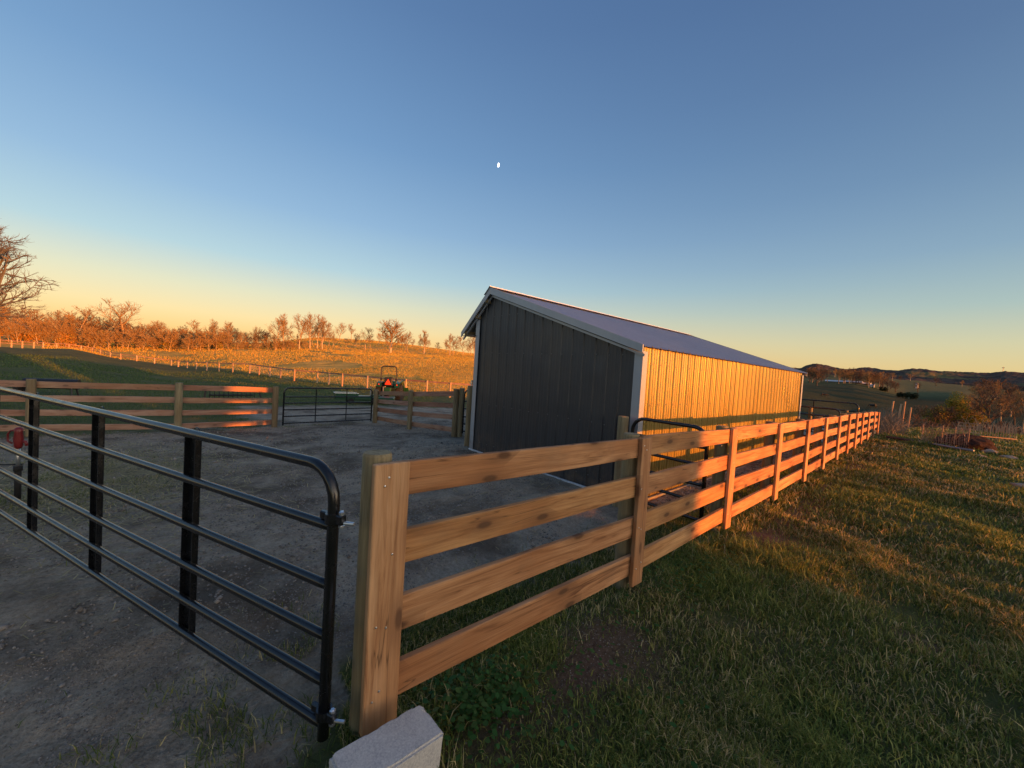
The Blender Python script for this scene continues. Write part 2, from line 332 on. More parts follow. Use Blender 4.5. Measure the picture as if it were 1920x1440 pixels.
# ground masks
def m_gravel(x, y):
    n = fbm(x * 1.2, y * 1.2, 40, 4) - .5; n2 = fbm(x * 5, y * 5, 41, 3) - .5
    edge = np.where(y < .75, -1.75, -2.35) + n * .9 + n2 * .35
    g = 1 - sst(-.12, .12, x - edge)
    far = sst(-14.2, -13.2, x + n * 2.0) + (sst(-21, -19, x + n * 3) * sst(1.5, 3, y + n * 2) * (1 - sst(13, 16, y)))   # yard dirt plus the track beyond the gate
    g = g * np.clip(far, 0, 1) * (1 - sst(22, 26, y)) * sst(-16, -12, y)
    gp = sst(-5.0, -5.8, x) * sst(.6, -.2, y + n) * (n2 + n * .6 > .06) if False else 0
    wet = np.exp(-(((x + 8.0) / 1.6) ** 2 + ((y + 1.1) / 1.0) ** 2)) * .8 * (n2 > -.02)
    return np.clip(g - wet, 0, 1)
def m_soil(x, y):
    n = fbm(x * 2.3, y * 2.3, 44, 4) - .5
    s_ = 1.1 * np.exp(-(((x + 1.34) / .34) ** 2 + ((y - 2.15) / .75) ** 2)) + .4 * np.exp(-(((x + .85) / .3) ** 2 + ((y - 3.1) / .4) ** 2)) + .35 * np.exp(-(((x + .5) / .25) ** 2 + ((y - 1.6) / .3) ** 2)) + .8 * np.exp(-(((x + 1.1) / .5) ** 2 + ((y - 5.0) / .5) ** 2)) + .9 * np.exp(-(((x + 1.35) / .25) ** 2)) * (y > 5) * (y < 19) * .7
    s_ = s_ + .8 * np.exp(-(((x + .1) / .5) ** 2 + ((y - 4.1) / .16) ** 2)) + .5 * np.exp(-(((x + 1.35) / .22) ** 2 + ((y - 1.05) / .3) ** 2))
    return np.clip(s_ + n * 1.0 - .18, 0, 1)
# ground sheet, polar grid
azs = np.concatenate([np.arange(-180, -112, 4), np.arange(-112, 14, .3), np.arange(14, 180, 4)]); NA = len(azs)
rs = np.concatenate([[.05, .2], np.geomspace(.35, 1500, 430)]); NR = len(rs)
A, RR = np.meshgrid(np.radians(azs), rs, indexing='ij'); X = RR * np.sin(A); Y = RR * np.cos(A); Z = zg(X, Y, True)
V = np.stack([X, Y, Z], -1).reshape(-1, 3)
ii, jj = np.meshgrid(np.arange(NA), np.arange(NR - 1), indexing='ij'); i2 = (ii + 1) % NA
F = np.stack([ii * NR + jj, i2 * NR + jj, i2 * NR + jj + 1, ii * NR + jj + 1], -1).reshape(-1, 4)
gx_, gy_ = V[:, 0], V[:, 1]; cr = np.zeros((len(V), 3)); cr[:, 0] = m_gravel(gx_, gy_); cr[:, 1] = m_soil(gx_, gy_)
rr_ = np.hypot(gx_, gy_); aa_ = np.degrees(np.arctan2(gx_, gy_))
# blue channel: dry hay hillside on the left beyond the wire fence, and the dry meadow strips to the right
fpa = [-101, -94, -89.85, -82.6, -75, -66.5, -54, -40]; fpr = [113, 113, 104, 66, 48, 38, 33, 33]
bey = sst(0, 3, rr_ - np.interp(aa_, fpa, fpr)) * sst(-20, -40, aa_)
rgt = sst(-22, -14, aa_) * (rr_ > 60) * np.clip(sst(255, 300, rr_ + (fbm(gx_ * .01, gy_ * .01, 60, 2) - .5) * 60) * .42, 0, 1)
cr[:, 2] = np.clip(bey + rgt, 0, 1) - sst(-24, -15, aa_) * sst(55, 80, rr_) * (1 - np.clip(rgt, 0, 1))  # below zero: mask for shade painted onto the right-hand pasture
k = NM('ground_cover', .95, 0, .15); at = k.new('ShaderNodeAttribute', attribute_name='tint'); sp = k.new('ShaderNodeSeparateColor'); k.l.new(at.outputs['Color'], sp.inputs[0])
wv = k.coords('World'); n_big = k.noise(wv, .35, 5, .6); n_mid = k.noise(wv, 3.2, 5, .65); n_fin = k.noise(wv, 36, 6, .8); n_hay = k.noise(k.coords('World', (.35, .14, .2)), 1.5, 6, .7, .6)
grav = k.mix(k.rng(n_mid, .3, .7), (.25, .20, .14), (.58, .48, .345)); grav = k.mix(k.rng(n_fin, .35, .75), k.mix(.5, grav, (.08, .065, .05)), k.mix(.4, grav, (.66, .6, .5)))
grav = k.mix(k.rng(k.noise(wv, .7, 5, .65), .48, .62), grav, k.mix(.75, grav, (.08, .06, .043)))
soil = k.mix(k.rng(n_fin, .3, .7), (.07, .042, .03), (.20, .135, .10)); gras = k.mix(k.rng(n_mid, .3, .7), (.042, .072, .018), (.10, .125, .035)); gras = k.mix(k.rng(n_fin, .35, .7), gras, k.mix(.6, gras, (.24, .20, .09)))
gras = k.mix(k.rng(n_big, .4, .65, 0, .6), gras, (.035, .06, .02))
hay = k.mix(k.rng(n_hay, .35, .65), (.30, .24, .05), (.70, .46, .10)); hay = k.mix(k.rng(k.noise(k.coords('World', (.02, .05, .1)), 1., 3), .5, .7, 0, .6), hay, (.20, .20, .04))
c = k.mix(k.math('MULTIPLY', sp.outputs[2], 1., 0, True), gras, hay); c = k.mix(k.math('MULTIPLY', sp.outputs[2], -1., 0, True), c, k.mix(n_mid, (.010, .022, .006), (.028, .042, .012))); c = k.mix(sp.outputs[1], c, soil); c = k.mix(sp.outputs[0], c, grav); k.col(c)  # negative blue swaps in darker green, the far pasture's shade put into its colour
b1 = k.bump(n_fin, .9, .02); b2 = k.bump(n_hay, .9, .35, b1); b3 = k.bump(k.noise(wv, 11, 4, .75), .7, .05, b2)
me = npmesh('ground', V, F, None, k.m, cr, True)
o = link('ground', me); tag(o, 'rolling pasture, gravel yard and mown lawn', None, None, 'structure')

# distant wooded hills
HP = [(-30, 45), (-18.73, 49.4), (-15.31, 53.7), (-13.17, 57.9), (-12.13, 62.2), (-11.73, 68.8), (-11.13, 74.), (-10.64, 74.4), (-9.91, 70.6), (-9.2, 66.9), (-8.28, 62.), (-7.37, 65.9), (-6.58, 69.6), (-5.85, 67.5), (-5.22, 65.4), (-4., 65.3), (-3.49, 68.5), (-3.02, 70.3), (-2.45, 69.6), (-1.89, 67.5), (-1.34, 65.5), (.41, 63.5), (2.05, 64.1), (2.97, 68.7), (4.16, 66.3), (8, 64), (16, 45), (25, 10)]
ha = np.arange(-30, 25, .05); hr = np.linspace(760, 1500, 60); A, RR = np.meshgrid(np.radians(ha), hr, indexing='ij')
prof = np.interp(ha, [p[0] for p in HP], [p[1] for p in HP])[:, None]; t = (RR - 760) / (1400 - 760)
base = 22 + (prof - 22) * np.clip(sst(0, 1, np.clip(t, 0, 1)), 0, 1) - np.clip(RR - 1400, 0, 200) * .2
hx = RR * np.sin(A); hy = RR * np.cos(A)
Z = base + (fbm(hx * .012, hy * .012, 70, 4) - .5) * 14 * np.clip(1 - abs(t - .5) * 1.2, .1, 1) + (fbm(hx * .09, hy * .09, 71, 3) - .45) * 5.5 - 3
Z[:, 0] -= 12
V = np.stack([hx, hy, Z], -1).reshape(-1, 3); NA, NR = Z.shape; ii, jj = np.meshgrid(np.arange(NA - 1), np.arange(NR - 1), indexing='ij')
F = np.stack([ii * NR + jj, (ii + 1) * NR + jj, (ii + 1) * NR + jj + 1, ii * NR + jj + 1], -1).reshape(-1, 4)
k = NM('hill_woods', 1, 0, .1); wv = k.coords('World'); n = k.noise(wv, .05, 5, .7); n2 = k.noise(wv, .009, 3, .6)
c = k.mix(k.rng(n, .3, .7), (.035, .03, .026), (.105, .07, .055)); c = k.mix(k.rng(n2, .55, .66), c, k.mix(n, (.10, .10, .035), (.2, .15, .06))); k.col(c); k.bump(n, .6, 2.)
o = link('hills', npmesh('hills', V, F, None, k.m, None, True)); tag(o, 'low wooded hills on the horizon', None, None, 'structure')

# ------------------------------------------------------------------ board fences
def board(mb_mat, a, b, w, t, name, parent, n):   # board from a to b; n = outward normal
    a = Vector(a); b = Vector(b); mid = (a + b) / 2; d = b - a; ln = d.length; mb = MB(); g = 10; vs = []; fs = []
    # slightly wavy sawn board in local frame: length on Y, thickness on X, width on Z
    sd_ = random.random() * 100
    for i in range(g + 1):
        u = i / g; y = (u - .5) * ln; wob = (vn(u * 3 + sd_, 0., 3) - .5) * .012; wo2 = (vn(u * 3 + sd_, 5., 3) - .5) * .010
        for (sx_, sz_) in ((-1, -1), (1, -1), (1, 1), (-1, 1)):
            vs.append((sx_ * t / 2 + wo2 * .4, y, sz_ * w / 2 + (wob if sz_ > 0 else wo2)))
    for i in range(g):
        for k_ in range(4):
            k2 = (k_ + 1) % 4; fs.append((i * 4 + k_, i * 4 + k2, i * 4 + 4 + k2, i * 4 + 4 + k_))
    fs += [(3, 2, 1, 0), tuple(g * 4 + q_ for q_ in range(4))]; mb.add(vs, fs)
    me = mb.mesh(name, mb_mat)
    o = link(name, me, parent); yv = d.normalized(); zv = Vector((0, 0, 1)); xv = yv.cross(zv).normalized(); zv = xv.cross(yv)
    m = Matrix((xv, yv, zv)).transposed().to_4x4(); m.translation = mid; o.matrix_local = m
    bv = o.modifiers.new('soft_edges', 'BEVEL'); bv.width = .004; bv.segments = 1; bv.limit_method = 'ANGLE'
    return o
def round_post(mb, x, y, z0, z1, r):
    pr = [(r * (1.05 if i == 0 else 1), z0 + (z1 - .012 - z0) * i / 6) for i in range(7)] + [(r * .93, z1)]
    mb.lathe([(a, b) for a, b in pr], (x, y, 0), 20)
# main fence beside the lawn
FY = [.755, 2.93, 4.88, 6.72, 8.4, 9.85, 11.25, 12.5, 13.64, 14.65, 15.87, 17.15, 18.2]
FT = [1.207, 1.173, 1.145, 1.122, 1.102, 1.1, 1.086, 1.09, 1.08, 1.073, 1.056, 1.045, 1.012]
FB = [-.005, -.047, -.01, .001, .033, .077, .112, .136, .154, .2, .216, .227, .235]
FX = -1.65
fence = thing('board_fence', 'long four-rail fence of fresh brown boards along the lawn edge, beside the metal shed', 'fence', (FX, FY[0], 0), 0)
def loc(p): return (p[0] - FX, p[1] - FY[0], p[2])
for i, y in enumerate(FY):
    mb = MB(); g0 = gz_(FX - .1, y); r_ = .066
    round_post(mb, 0, 0, g0 - .1, FT[i] + (.022 if i == 0 else .012), r_)
    p = link('post', mb.mesh('post', M['post']), fence, loc((FX - .045 - r_, y + (-.012 if i == 0 else 0), 0))); 
    w = .165 if i == 0 else .15
    tl = random.uniform(-.006, .006) if i else 0
    board_o = MB(); hgt = FT[i] - FB[i]; board_o.box((0, 0, 0), (.034, w, hgt), None, .004)
    b_ = link('batten', board_o.mesh('batten', M['batten']), fence, loc((FX + .0205, y, (FT[i] + FB[i]) / 2))); b_.rotation_euler = (tl, 0, 0)
    if i < 3:
        for fr in (.95, .92, .66, .40, .385, .15, .12):
            mb = MB(); mb.lathe([(.005, 0), (.005, .003), (.002, .004)], (FX + .038, y + random.uniform(-.05, .05), FB[i] + hgt * fr), 8, Matrix.Rotation(math.pi / 2, 3, 'Y'))
            s_ = mb.build('screw', M['steel'], b_); s_.location = Vector(loc((0, 0, 0))) - Vector(b_.location)
for i in range(len(FY) - 1):
    for q_, fr in enumerate((.932, .664, .392, .130)):
        z0 = FB[i] + (FT[i] - FB[i]) * fr; z1 = FB[i + 1] + (FT[i + 1] - FB[i + 1]) * fr; w = .137 * ((FT[i] - FB[i]) + (FT[i + 1] - FB[i + 1])) / 2 * random.uniform(.97, 1.03)
        board(M['board'], loc((FX - .019, FY[i] + .004, z0 + random.uniform(-.006, .006))), loc((FX - .019, FY[i + 1] - .004, z1 + random.uniform(-.006, .006))), w, .036, 'rail', fence, (1, 0, 0))
# paddock fences
def fence2(label, pts, side, hs, first_rail=True, rails=(.9, .65, .40, .13), w=.14, ov=0.):
    o = thing('board_fence', label, 'fence', (pts[0][0], pts[0][1], 0)); X0, Y0 = pts[0][:2]
    for (x, y), h in zip(pts, hs):
        mb = MB(); z = gz_(x, y); round_post(mb, 0, 0, z - .15, z + h, .078); link('post', mb.mesh('post', M['post']), o, (x - X0, y - Y0, 0))
    for i in range(len(pts) - 1):
        a = Vector((*pts[i], 0)); b = Vector((*pts[i + 1], 0)); d = (b - a).normalized(); n = Vector((-d.y, d.x, 0)) * side * .098
        for fr in rails:
            za = gz_(a.x, a.y) + hs[i] * fr; zb = gz_(b.x, b.y) + hs[i + 1] * fr
            board(M['board2'], (a.x - X0 + n.x - d.x * ov, a.y - Y0 + n.y - d.y * ov, za), (b.x - X0 + n.x + d.x * ov, b.y - Y0 + n.y + d.y * ov, zb + random.uniform(-.01, .01)), w, .036, 'rail', o, None)
    return o
M['board2'] = wood_mat('paddock_board_wood', (.50, .34, .26), (.42, .25, .18), (.24, .13, .09), 1)
LP = [(-14.6, -7.2), (-14.1, -4.75), (-13.6, -2.3), (-12.75, .2), (-13.2, 2.38)]
fence2('weathered four-rail paddock fence left of the yard, its last boards lit orange', LP, 1, [1.28, 1.28, 1.28, 1.28, 1.22])
fence2('short four-rail fence between the open yard gate and the shed, in front of the tractor', [(-13.3, 5.45), (-11.1, 5.65), (-9.1, 6.0)], 1, [1.16, 1.22, 1.33])

# ------------------------------------------------------------------ tube gates
def tube_gate(name, label, P, ang, length, zs, braces, rt=.022, bw=.11, corner=.14, hinge=True, drop=.06, flat=True, cornerB=True, group=None):
    o = thing(name, label, 'gate', (P[0], P[1], 0), ang, group)
    zt, zb = zs[0], zs[-1]; mb = MB()
    arc = [(corner - corner * math.sin(a), 0, zt - corner + corner * math.cos(a)) for a in [math.pi / 2 * i / 6 for i in range(6, -1, -1)]]
    p = [(0, 0, zb - drop)] + [(0, 0, zt - corner - .01)] + arc
    p2 = [(length - x, y, z) for x, y, z in reversed(arc)] + [(length, 0, zb - drop)]
    mb.tube(p + p2, rt * 1.12, 14); mb.build('frame', M['black'], o, True)
    for z in zs[1:]:
        mb = MB(); e = rt * .95
        mb.tube([(0, 0, z), (.06, 0, z), (length - .06, 0, z), (length, 0, z)], [rt * .85, rt, rt, rt * .85], 12); mb.build('rail', M['black'], o, True)
    for s_ in braces:
        mb = MB()
        if flat:
            # pressed channel: web with lips, wrapped round the rails
            mb.box((s_, -rt - .004, (zt + zb) / 2), (bw, .006, zt - zb + .02), None, .002); mb.box((s_ - bw / 2 + .004, -rt + .012, (zt + zb) / 2), (.006, .024, zt - zb)); mb.box((s_ + bw / 2 - .004, -rt + .012, (zt + zb) / 2), (.006, .024, zt - zb))
        else: mb.box((s_, -.004, (zt + zb) / 2), (bw, .02, zt - zb), None, .002)
        br = mb.build('brace', M['black'], o)
        if flat:
            for z in zs[:-1] + [zb]:
                mb = MB(); mb.tube([(s_ - bw * .3 * math.cos(a), -rt - .0075, z + (rt + .006) * (1 if math.sin(a) > 0 else 0) * math.sin(a) + .002) for a in [math.pi * i / 8 for i in range(9)]], .0035, 6)
                mb.build('weld_seam', M['black'], br, True)
    return o
GA = math.atan2(-math.sin(R(22.8)), -math.cos(R(22.8)))
gate = tube_gate('tube_gate', 'long black tubular steel gate in the foreground hung on the near fence post', (-1.69, .535), GA, 4.85, [1.197, .945, .69, .468, .268, .085], [1.13, 2.32, 3.52, 4.5], .0215, .115, .15)
for zz in (.985, .135):
    mb = MB(); mb.lathe([(.033, -.02), (.034, 0), (.033, .02)], (0, 0, zz), 16); mb.box((-.045, 0, zz), (.035, .03, .04), None, .004); mb.box((.05, 0, zz), (.045, .022, .035), None, .004)
    hg = mb.build('hinge', M['black'], gate)
    mb = MB(); mb.tube([(-.05, 0, zz - .03), (-.05, 0, zz + .035)], .007, 10); mb.tube([(-.05, 0, zz - .012), (-.10, -.02, zz - .012)], .0075, 10); mb.lathe([(.013, .025), (.013, .034), (.008, .038)], (-.05, 0, zz), 6); mb.lathe([(.013, -.03), (.013, -.024)], (-.05, 0, zz), 12)
    mb.build('hinge_bolt', M['steel'], hg)
g2 = tube_gate('tube_gate', 'black tubular gate closed across the gap between shed corner and board fence', (-1.83, 4.66), math.pi - .03, .98, [1.125, .90, .69, .46, .26, .05], [], .021, .1, .17)
mb = MB(); mb.box((-.05, 0, 1.0), (.07, .03, .06), None, .005); mb.tube([(-.02, 0, .98), (-.16, 0, .96)], .011, 8); mb.build('hinge', M['grey'], g2)
tube_gate('tube_gate', 'slender black gate across the far side of the yard, between two wooden posts', (-13.2, 2.6), R(92.5), 2.72, [1.16 - .45, .89 - .45, .70 - .45, .50 - .45, .30 - .45, .09 - .45], [.9, 1.85], .021, .028, .14, flat=False)
tube_gate('tube_gate', 'black gate standing open between short paddock fence and shed', (-8.85, 6.1), R(38), 2.6, [1.25 - .2, .93 - .2, .72 - .2, .5 - .2, .3 - .2, .1 - .2], [1.3], .02, .03, .15, flat=False)
tube_gate('tube_gate', 'black gate behind the far corner of the shed, nearer of the two', (-1.95, 13.4), math.pi, .95, [1.16, .95, .75, .55, .35, .15], [], .018, .03, .14, flat=False)
tube_gate('tube_gate', 'black gate behind the far corner of the shed, farther one with an upright brace', (-1.98, 16.6), math.pi + .05, 2.3, [1.28, 1.03, .8, .6, .4, .2], [1.15], .018, .03, .14, flat=False)
# loose posts
def solo_post(label, x, y, h, r=.07, extra=None):
    o = thing('fence_post', label, 'post', (x, y, 0)); mb = MB(); z = gz_(x, y); round_post(mb, 0, 0, z - .1, z + h, r); link('post', mb.mesh('post', M['post']), o)
    if extra == 'latch':
        mb = MB(); mb.tube([(0, .01, z + h - .02), (0, .01, z + h + .12)], .02, 10); mb.box((0, 0, z + h + .05), (.09, .03, .02)); mb.box((.03, 0, z + h + .1), (.03, .02, .06)); mb.build('latch_bracket', M['steel'], o)
    return o
solo_post('olive brown round post at the shed corner, topped by a grey latch bracket', -6.95, 4.95, 1.33, .075, 'latch')
solo_post('round post between shed corner and the small gate, its top lit orange', -2.92, 4.62, 1.22, .07)
solo_post('dark round post nearest the tractor fence end, beside the open gate', -9.0, 6.12, 1.36, .075)
# ------------------------------------------------------------------ run-in shed
BX0, BX1, BY0, BY1, ZB = -6.60, -2.82, 4.80, 13.2, -.04
ZR, XR = 3.19, -6.11; ZE1, XE1 = 2.06, -2.775; ZE0, XE0 = 2.36, -7.02
shed = thing('run_in_shed', 'long low metal shed, charcoal end wall and sunlit ribbed side under a grey roof', 'shed', (0, 0, 0))
def roofz(x):
    return ZR + (ZE1 - ZR) * (x - XR) / (XE1 - XR) if x > XR else ZR + (ZE0 - ZR) * (XR - x) / (XR - XE0)
def ribbed(prof_len, period, depth, minor=True, mh=.5):
    us = []; u = 0
    while u < prof_len - 1e-6:
        seg = [(0, 0), (.014, 1), (.032, 1), (.046, 0)]
        if minor: seg += [(.094, 0), (.102, mh), (.112, mh), (.120, 0), (.158, 0), (.166, mh), (.176, mh), (.184, 0)]
        for a, d in seg:
            if u + a < prof_len: us.append((u + a, d * depth))
        u += period
    us.append((prof_len, 0)); return us
# gable wall (faces -Y), sheet with ribs
def gable(y, sgn):
    mb = MB(); us = ribbed(BX1 - BX0, .2286, .017, True, .15); n = len(us); vs = []; fs = []
    ROW = 9
    for (u, d) in us:
        x = BX0 + u; zt = roofz(x) - .05
        for j in range(ROW):
            z = ZB + (zt - ZB) * j / (ROW - 1); w = (vn(u * 1.6 + 3, z * 1.3, 11) - .5) * .012
            # dent row near the girt
            dd = math.exp(-((z - 1.98) / .08) ** 2) * (.010 * vn(u * 9, 0., 5))
            vs.append((x, y - sgn * (d * (1 if d else 0) + w - dd), z))
    for i in range(n - 1):
        for j in range(ROW - 1): fs.append((i * ROW + j, (i + 1) * ROW + j, (i + 1) * ROW + j + 1, i * ROW + j + 1))
    mb.add(vs, fs); return mb
ew = gable(BY0, 1).build('end_wall', M['charcoal'], shed); mb = MB()
for zz in (.14, .95, 1.97, 2.7):
    for q_ in range(int((BX1 - BX0) / .2286) + 1):
        x = BX0 + .058 + q_ * .2286
        if x < BX1 - .1 and zz < roofz(x) - .2: mb.lathe([(.009, 0), (.009, .004), (.004, .008)], (x, BY0 - .002, zz + random.uniform(-.008, .008)), 6, Matrix.Rotation(math.pi / 2, 3, 'X'))
mb.build('screws', M['grey'], ew)['kind'] = 'stuff'
gable(BY1, -1).build('end_wall', M['charcoal'], shed)
mb = MB(); us = ribbed(BY1 - BY0, .2286, .018); n = len(us); vs = []; fs = []; ROW = 6
for (u, d) in us:
    for j in range(ROW):
        z = ZB + (2.082 - ZB) * j / (ROW - 1); w = (vn(u * 2.2, z * 1.2, 31) - .5) * .008; vs.append((BX1 + d + w, BY0 + u, z))
for i in range(n - 1):
    for j in range(ROW - 1): fs.append((i * ROW + j, (i + 1) * ROW + j, (i + 1) * ROW + j + 1, i * ROW + j + 1))
mb.add(vs, fs); side = mb.build('side_wall', M['wallsteel'], shed)
mb = MB()
for zz in (1.86, 1.29, .72, .2):
    for q_ in range(int((BY1 - BY0) / .2286)): mb.lathe([(.009, 0), (.009, .003), (.005, .007)], (BX1 + .002, BY0 + .07 + q_ * .2286, zz + random.uniform(-.006, .006)), 6, Matrix.Rotation(math.pi / 2, 3, 'Y'))
mb.build('screws', M['grey'], side)['kind'] = 'stuff'
# roof sheets
for nm, (xa, za), (xb, zb_) in (('roof_slope', (XR, ZR + .03), (XE1 + .03, ZE1 + .02)), ('roof_slope', (XR, ZR + .03), (XE0, ZE0 + .02))):
    mb = MB(); us = ribbed(BY1 - BY0 + .3, .2286, .019); vs = []; fs = []
    for (u, d) in us:
        for t_ in (0, .33, .66, 1): vs.append((xa + (xb - xa) * t_, BY0 - .12 + u, za + (zb_ - za) * t_ + d))
    for i in range(len(us) - 1):
        for j in range(3): fs.append((i * 4 + j, i * 4 + 4 + j, i * 4 + 5 + j, i * 4 + 1 + j))
    mb.add(vs, fs); mb.build(nm, M['roofsteel'], shed)
mb = MB(); mb.beam((XR, BY0 - .15, ZR + .075), (XR, BY1 + .2, ZR + .075), .03, .012); 
for sg, sl in ((1, (ZE1 - ZR) / (XE1 - XR)), (-1, (ZR - ZE0) / (XR - XE0))):
    vs = [(XR, BY0 - .15, ZR + .078), (XR, BY1 + .2, ZR + .078), (XR + sg * .17, BY1 + .2, ZR + .078 + sl * sg * .17), (XR + sg * .17, BY0 - .15, ZR + .078 + sl * sg * .17)]; mb.add(vs, [(0, 1, 2, 3)])
mb.build('ridge_cap', M['roofsteel'], shed)
for yy in (BY0 - .13, BY1 + .19):
    mb = MB()
    for (xa, za), (xb, zb_) in (((XR, ZR), (XE1 + .035, ZE1 - .01)), ((XR, ZR), (XE0 - .02, ZE0 - .01))):
        d = Vector((xb - xa, 0, zb_ - za)).normalized(); up = Vector((0, 1, 0)).cross(d); up = up if up.z > 0 else -up
        A_ = Vector((xa, yy, za)); B_ = Vector((xb, yy, zb_)); t_ = .022
        q1 = [A_ + up * .055 if False else Vector((xa, yy, za + .062)), B_ + Vector((0, 0, .055)), B_ - Vector((0, 0, .05)), Vector((xa, yy, za - .068))]
        vs = q1 + [v + Vector((0, t_, 0)) for v in q1]; mb.add(vs, [(0, 1, 2, 3), (7, 6, 5, 4), (0, 4, 5, 1), (1, 5, 6, 2), (2, 6, 7, 3), (3, 7, 4, 0)])
        if yy < BY0:
            q2 = [Vector((xa, yy + .06, za - .085)), Vector((xb, yy + .06, zb_ - .07)), Vector((xb, yy + .06, zb_ - .105)), Vector((xa, yy + .06, za - .12))]
            vs = q2 + [v + Vector((0, .03, 0)) for v in q2]; mb.add(vs, [(0, 1, 2, 3), (7, 6, 5, 4), (0, 4, 5, 1), (1, 5, 6, 2), (2, 6, 7, 3), (3, 7, 4, 0)])
    mb.build('rake_trim', M['trim'], shed)
mb = MB()
for yy in (BY0 - .12, BY1 + .18):
    mb.add([(XR, yy, ZR), (XE0, yy, ZE0), (XE0, yy + .0, ZE0 - .02), (XR, yy, ZR - .02)], [(0, 1, 2, 3)])
# underside of the front overhang and purlins
for t_ in (.15, .5, .9):
    x = XR + (XE0 - XR) * t_; z = ZR + (ZE0 - ZR) * t_ - .06; mb = MB(); mb.beam((x, BY0 - .1, z), (x, BY1 + .1, z), .04, .09); mb.build('purlin', M['post'], shed)
mb = MB(); mb.box(((XE0 + BX0) / 2 - .01, (BY0 + BY1) / 2, ZE0 - .03), (abs(XE0 - BX0), BY1 - BY0 + .18, .012)); mb.build('soffit', M['charcoal'], shed)
# corner trims, base skirt, posts
for x, y, sx_, sy_ in ((BX1, BY0, 1, -1), (BX0, BY0, -1, -1), (BX1, BY1, 1, 1), (BX0, BY1, -1, 1)):
    mb = MB(); zt = (roofz(x) - .055) if x > -4 else roofz(x) - .1; h = zt - ZB; w = .12
    mb.box((x - sx_ * (w / 2 - .032), y + sy_ * .030, ZB + h / 2), (w, .008, h)); mb.box((x + sx_ * .034, y - sy_ * (w / 2 - .032), ZB + h / 2), (.008, w, h)); mb.build('corner_trim', M['trim'], shed)
mb = MB(); mb.box(((BX0 + BX1) / 2, BY0 - .05, ZB - .008), (BX1 - BX0 + .04, .03, .045)); mb.build('base_trim', M['white'], shed); mb = MB(); mb.box((BX1 + .045, (BY0 + BY1) / 2, ZB - .012), (.03, BY1 - BY0, .028)); mb.build('base_trim', M['trim'], shed)
mb = MB(); mb.box(((BX0 + BX1) / 2, BY0 + .02, ZB - .12), (BX1 - BX0 - .04, .04, .22)); mb.build('skirt_board', M['board2'], shed); mb = MB(); mb.box((BX1 + .02, (BY0 + BY1) / 2, ZB - .09), (.04, BY1 - BY0 - .1, .13)); mb.build('skirt_board', M['board2'], shed)
for q_ in range(4):
    mb = MB(); y = BY0 + .1 + (BY1 - BY0 - .2) * q_ / 3; mb.box((BX0 + .08, y, 1.15), (.14, .14, 2.7)); mb.build('post', M['post'], shed)
mb = MB(); mb.box((BX0 + .02, (BY0 + BY1) / 2, 2.42), (.04, BY1 - BY0 - .2, .26)); mb.build('header_board', M['post'], shed)

# ------------------------------------------------------------------ concrete block
b = bmesh.new(); bmesh.ops.create_cube(b, size=1)
for v in b.verts: v.co = Vector((v.co.x * .19, v.co.y * .40, v.co.z * .19))
bmesh.ops.bevel(b, geom=b.edges[:], offset=.009, segments=2, affect='EDGES'); bmesh.ops.subdivide_edges(b, edges=[e for e in b.edges if e.calc_length() > .05], cuts=34, use_grid_fill=True)
for v in b.verts:
    c_ = v.co; ed = sum(1 for a, h_ in ((c_.x, .095), (c_.y, .2), (c_.z, .095)) if abs(a) > h_ - .013) ; n_ = float(fbm(c_.x * 40 + 7, c_.y * 40 + c_.z * 33, 61, 3)) - .5
    v.co = c_ * (1 - (max(0, float(fbm(c_.x * 22 + 3, c_.y * 22 + c_.z * 25, 62, 2)) - .5) * .4 if ed > 1 else 0) + n_ * .012)
me = bpy.data.meshes.new('concrete_block'); b.to_mesh(me); b.free(); mb = MB(); mb.v = [tuple(v.co) for v in me.vertices]; mb.f = [tuple(p.vertices) for p in me.polygons]; o = mb.build('concrete_block', M['concrete'], None, False); o.location = (-1.392, .69, .045); o.rotation_euler = (R(-3), R(2), R(3))
tag(o, 'pale grey solid concrete block on the ground at the foot of the near post', 'block')
# ------------------------------------------------------------------ water hydrant
hx0, hy0 = -6.9, -1.25; z = gz_(hx0, hy0) + .12
hyd = thing('water_hydrant', 'red-headed yard hydrant on a grey standpipe behind the black gate', 'hydrant', (hx0, hy0, z), R(60)); hyd.scale = (.8, .8, .8)
mb = MB(); mb.tube([(0, 0, .32), (0, 0, .66)], .021, 12); mb.build('standpipe', M['steel'], hyd, True)
mb = MB(); mb.tube([(0, 0, -.1), (0, 0, .34)], .034, 12); mb.tube([(0, 0, .3), (0, 0, .37)], .045, 12); mb.build('pipe_sleeve', M['rubber'], hyd, True)
mb = MB(); mb.lathe([(.03, .62), (.045, .66), (.045, .7), (.05, .73), (.042, .85), (.046, .9), (.02, .92)], (0, 0, 0), 14); mb.tube([(0, 0, .72), (.08, 0, .715), (.10, 0, .66)], .02, 10); mb.build('head', M['red'], hyd, True)
mb = MB(); mb.tube([(0, 0, .88), (-.09, 0, .87), (-.125, 0, .82), (-.12, 0, .72), (-.07, 0, .69)], .012, 8); mb.build('lever', M['red'], hyd, True)
# hose lying by the hydrant
mb = MB(); pts = [(hx0 - .5 + .0, hy0 - .5, z + .30), (hx0 - .25, hy0 - .15, z + .27), (hx0 - .02, hy0 + .03, z + .31)]; mb.tube(pts, .008, 6); o = mb.build('hose', M['rubber']); tag(o, 'thin black hose line running to the yard hydrant', 'hose')

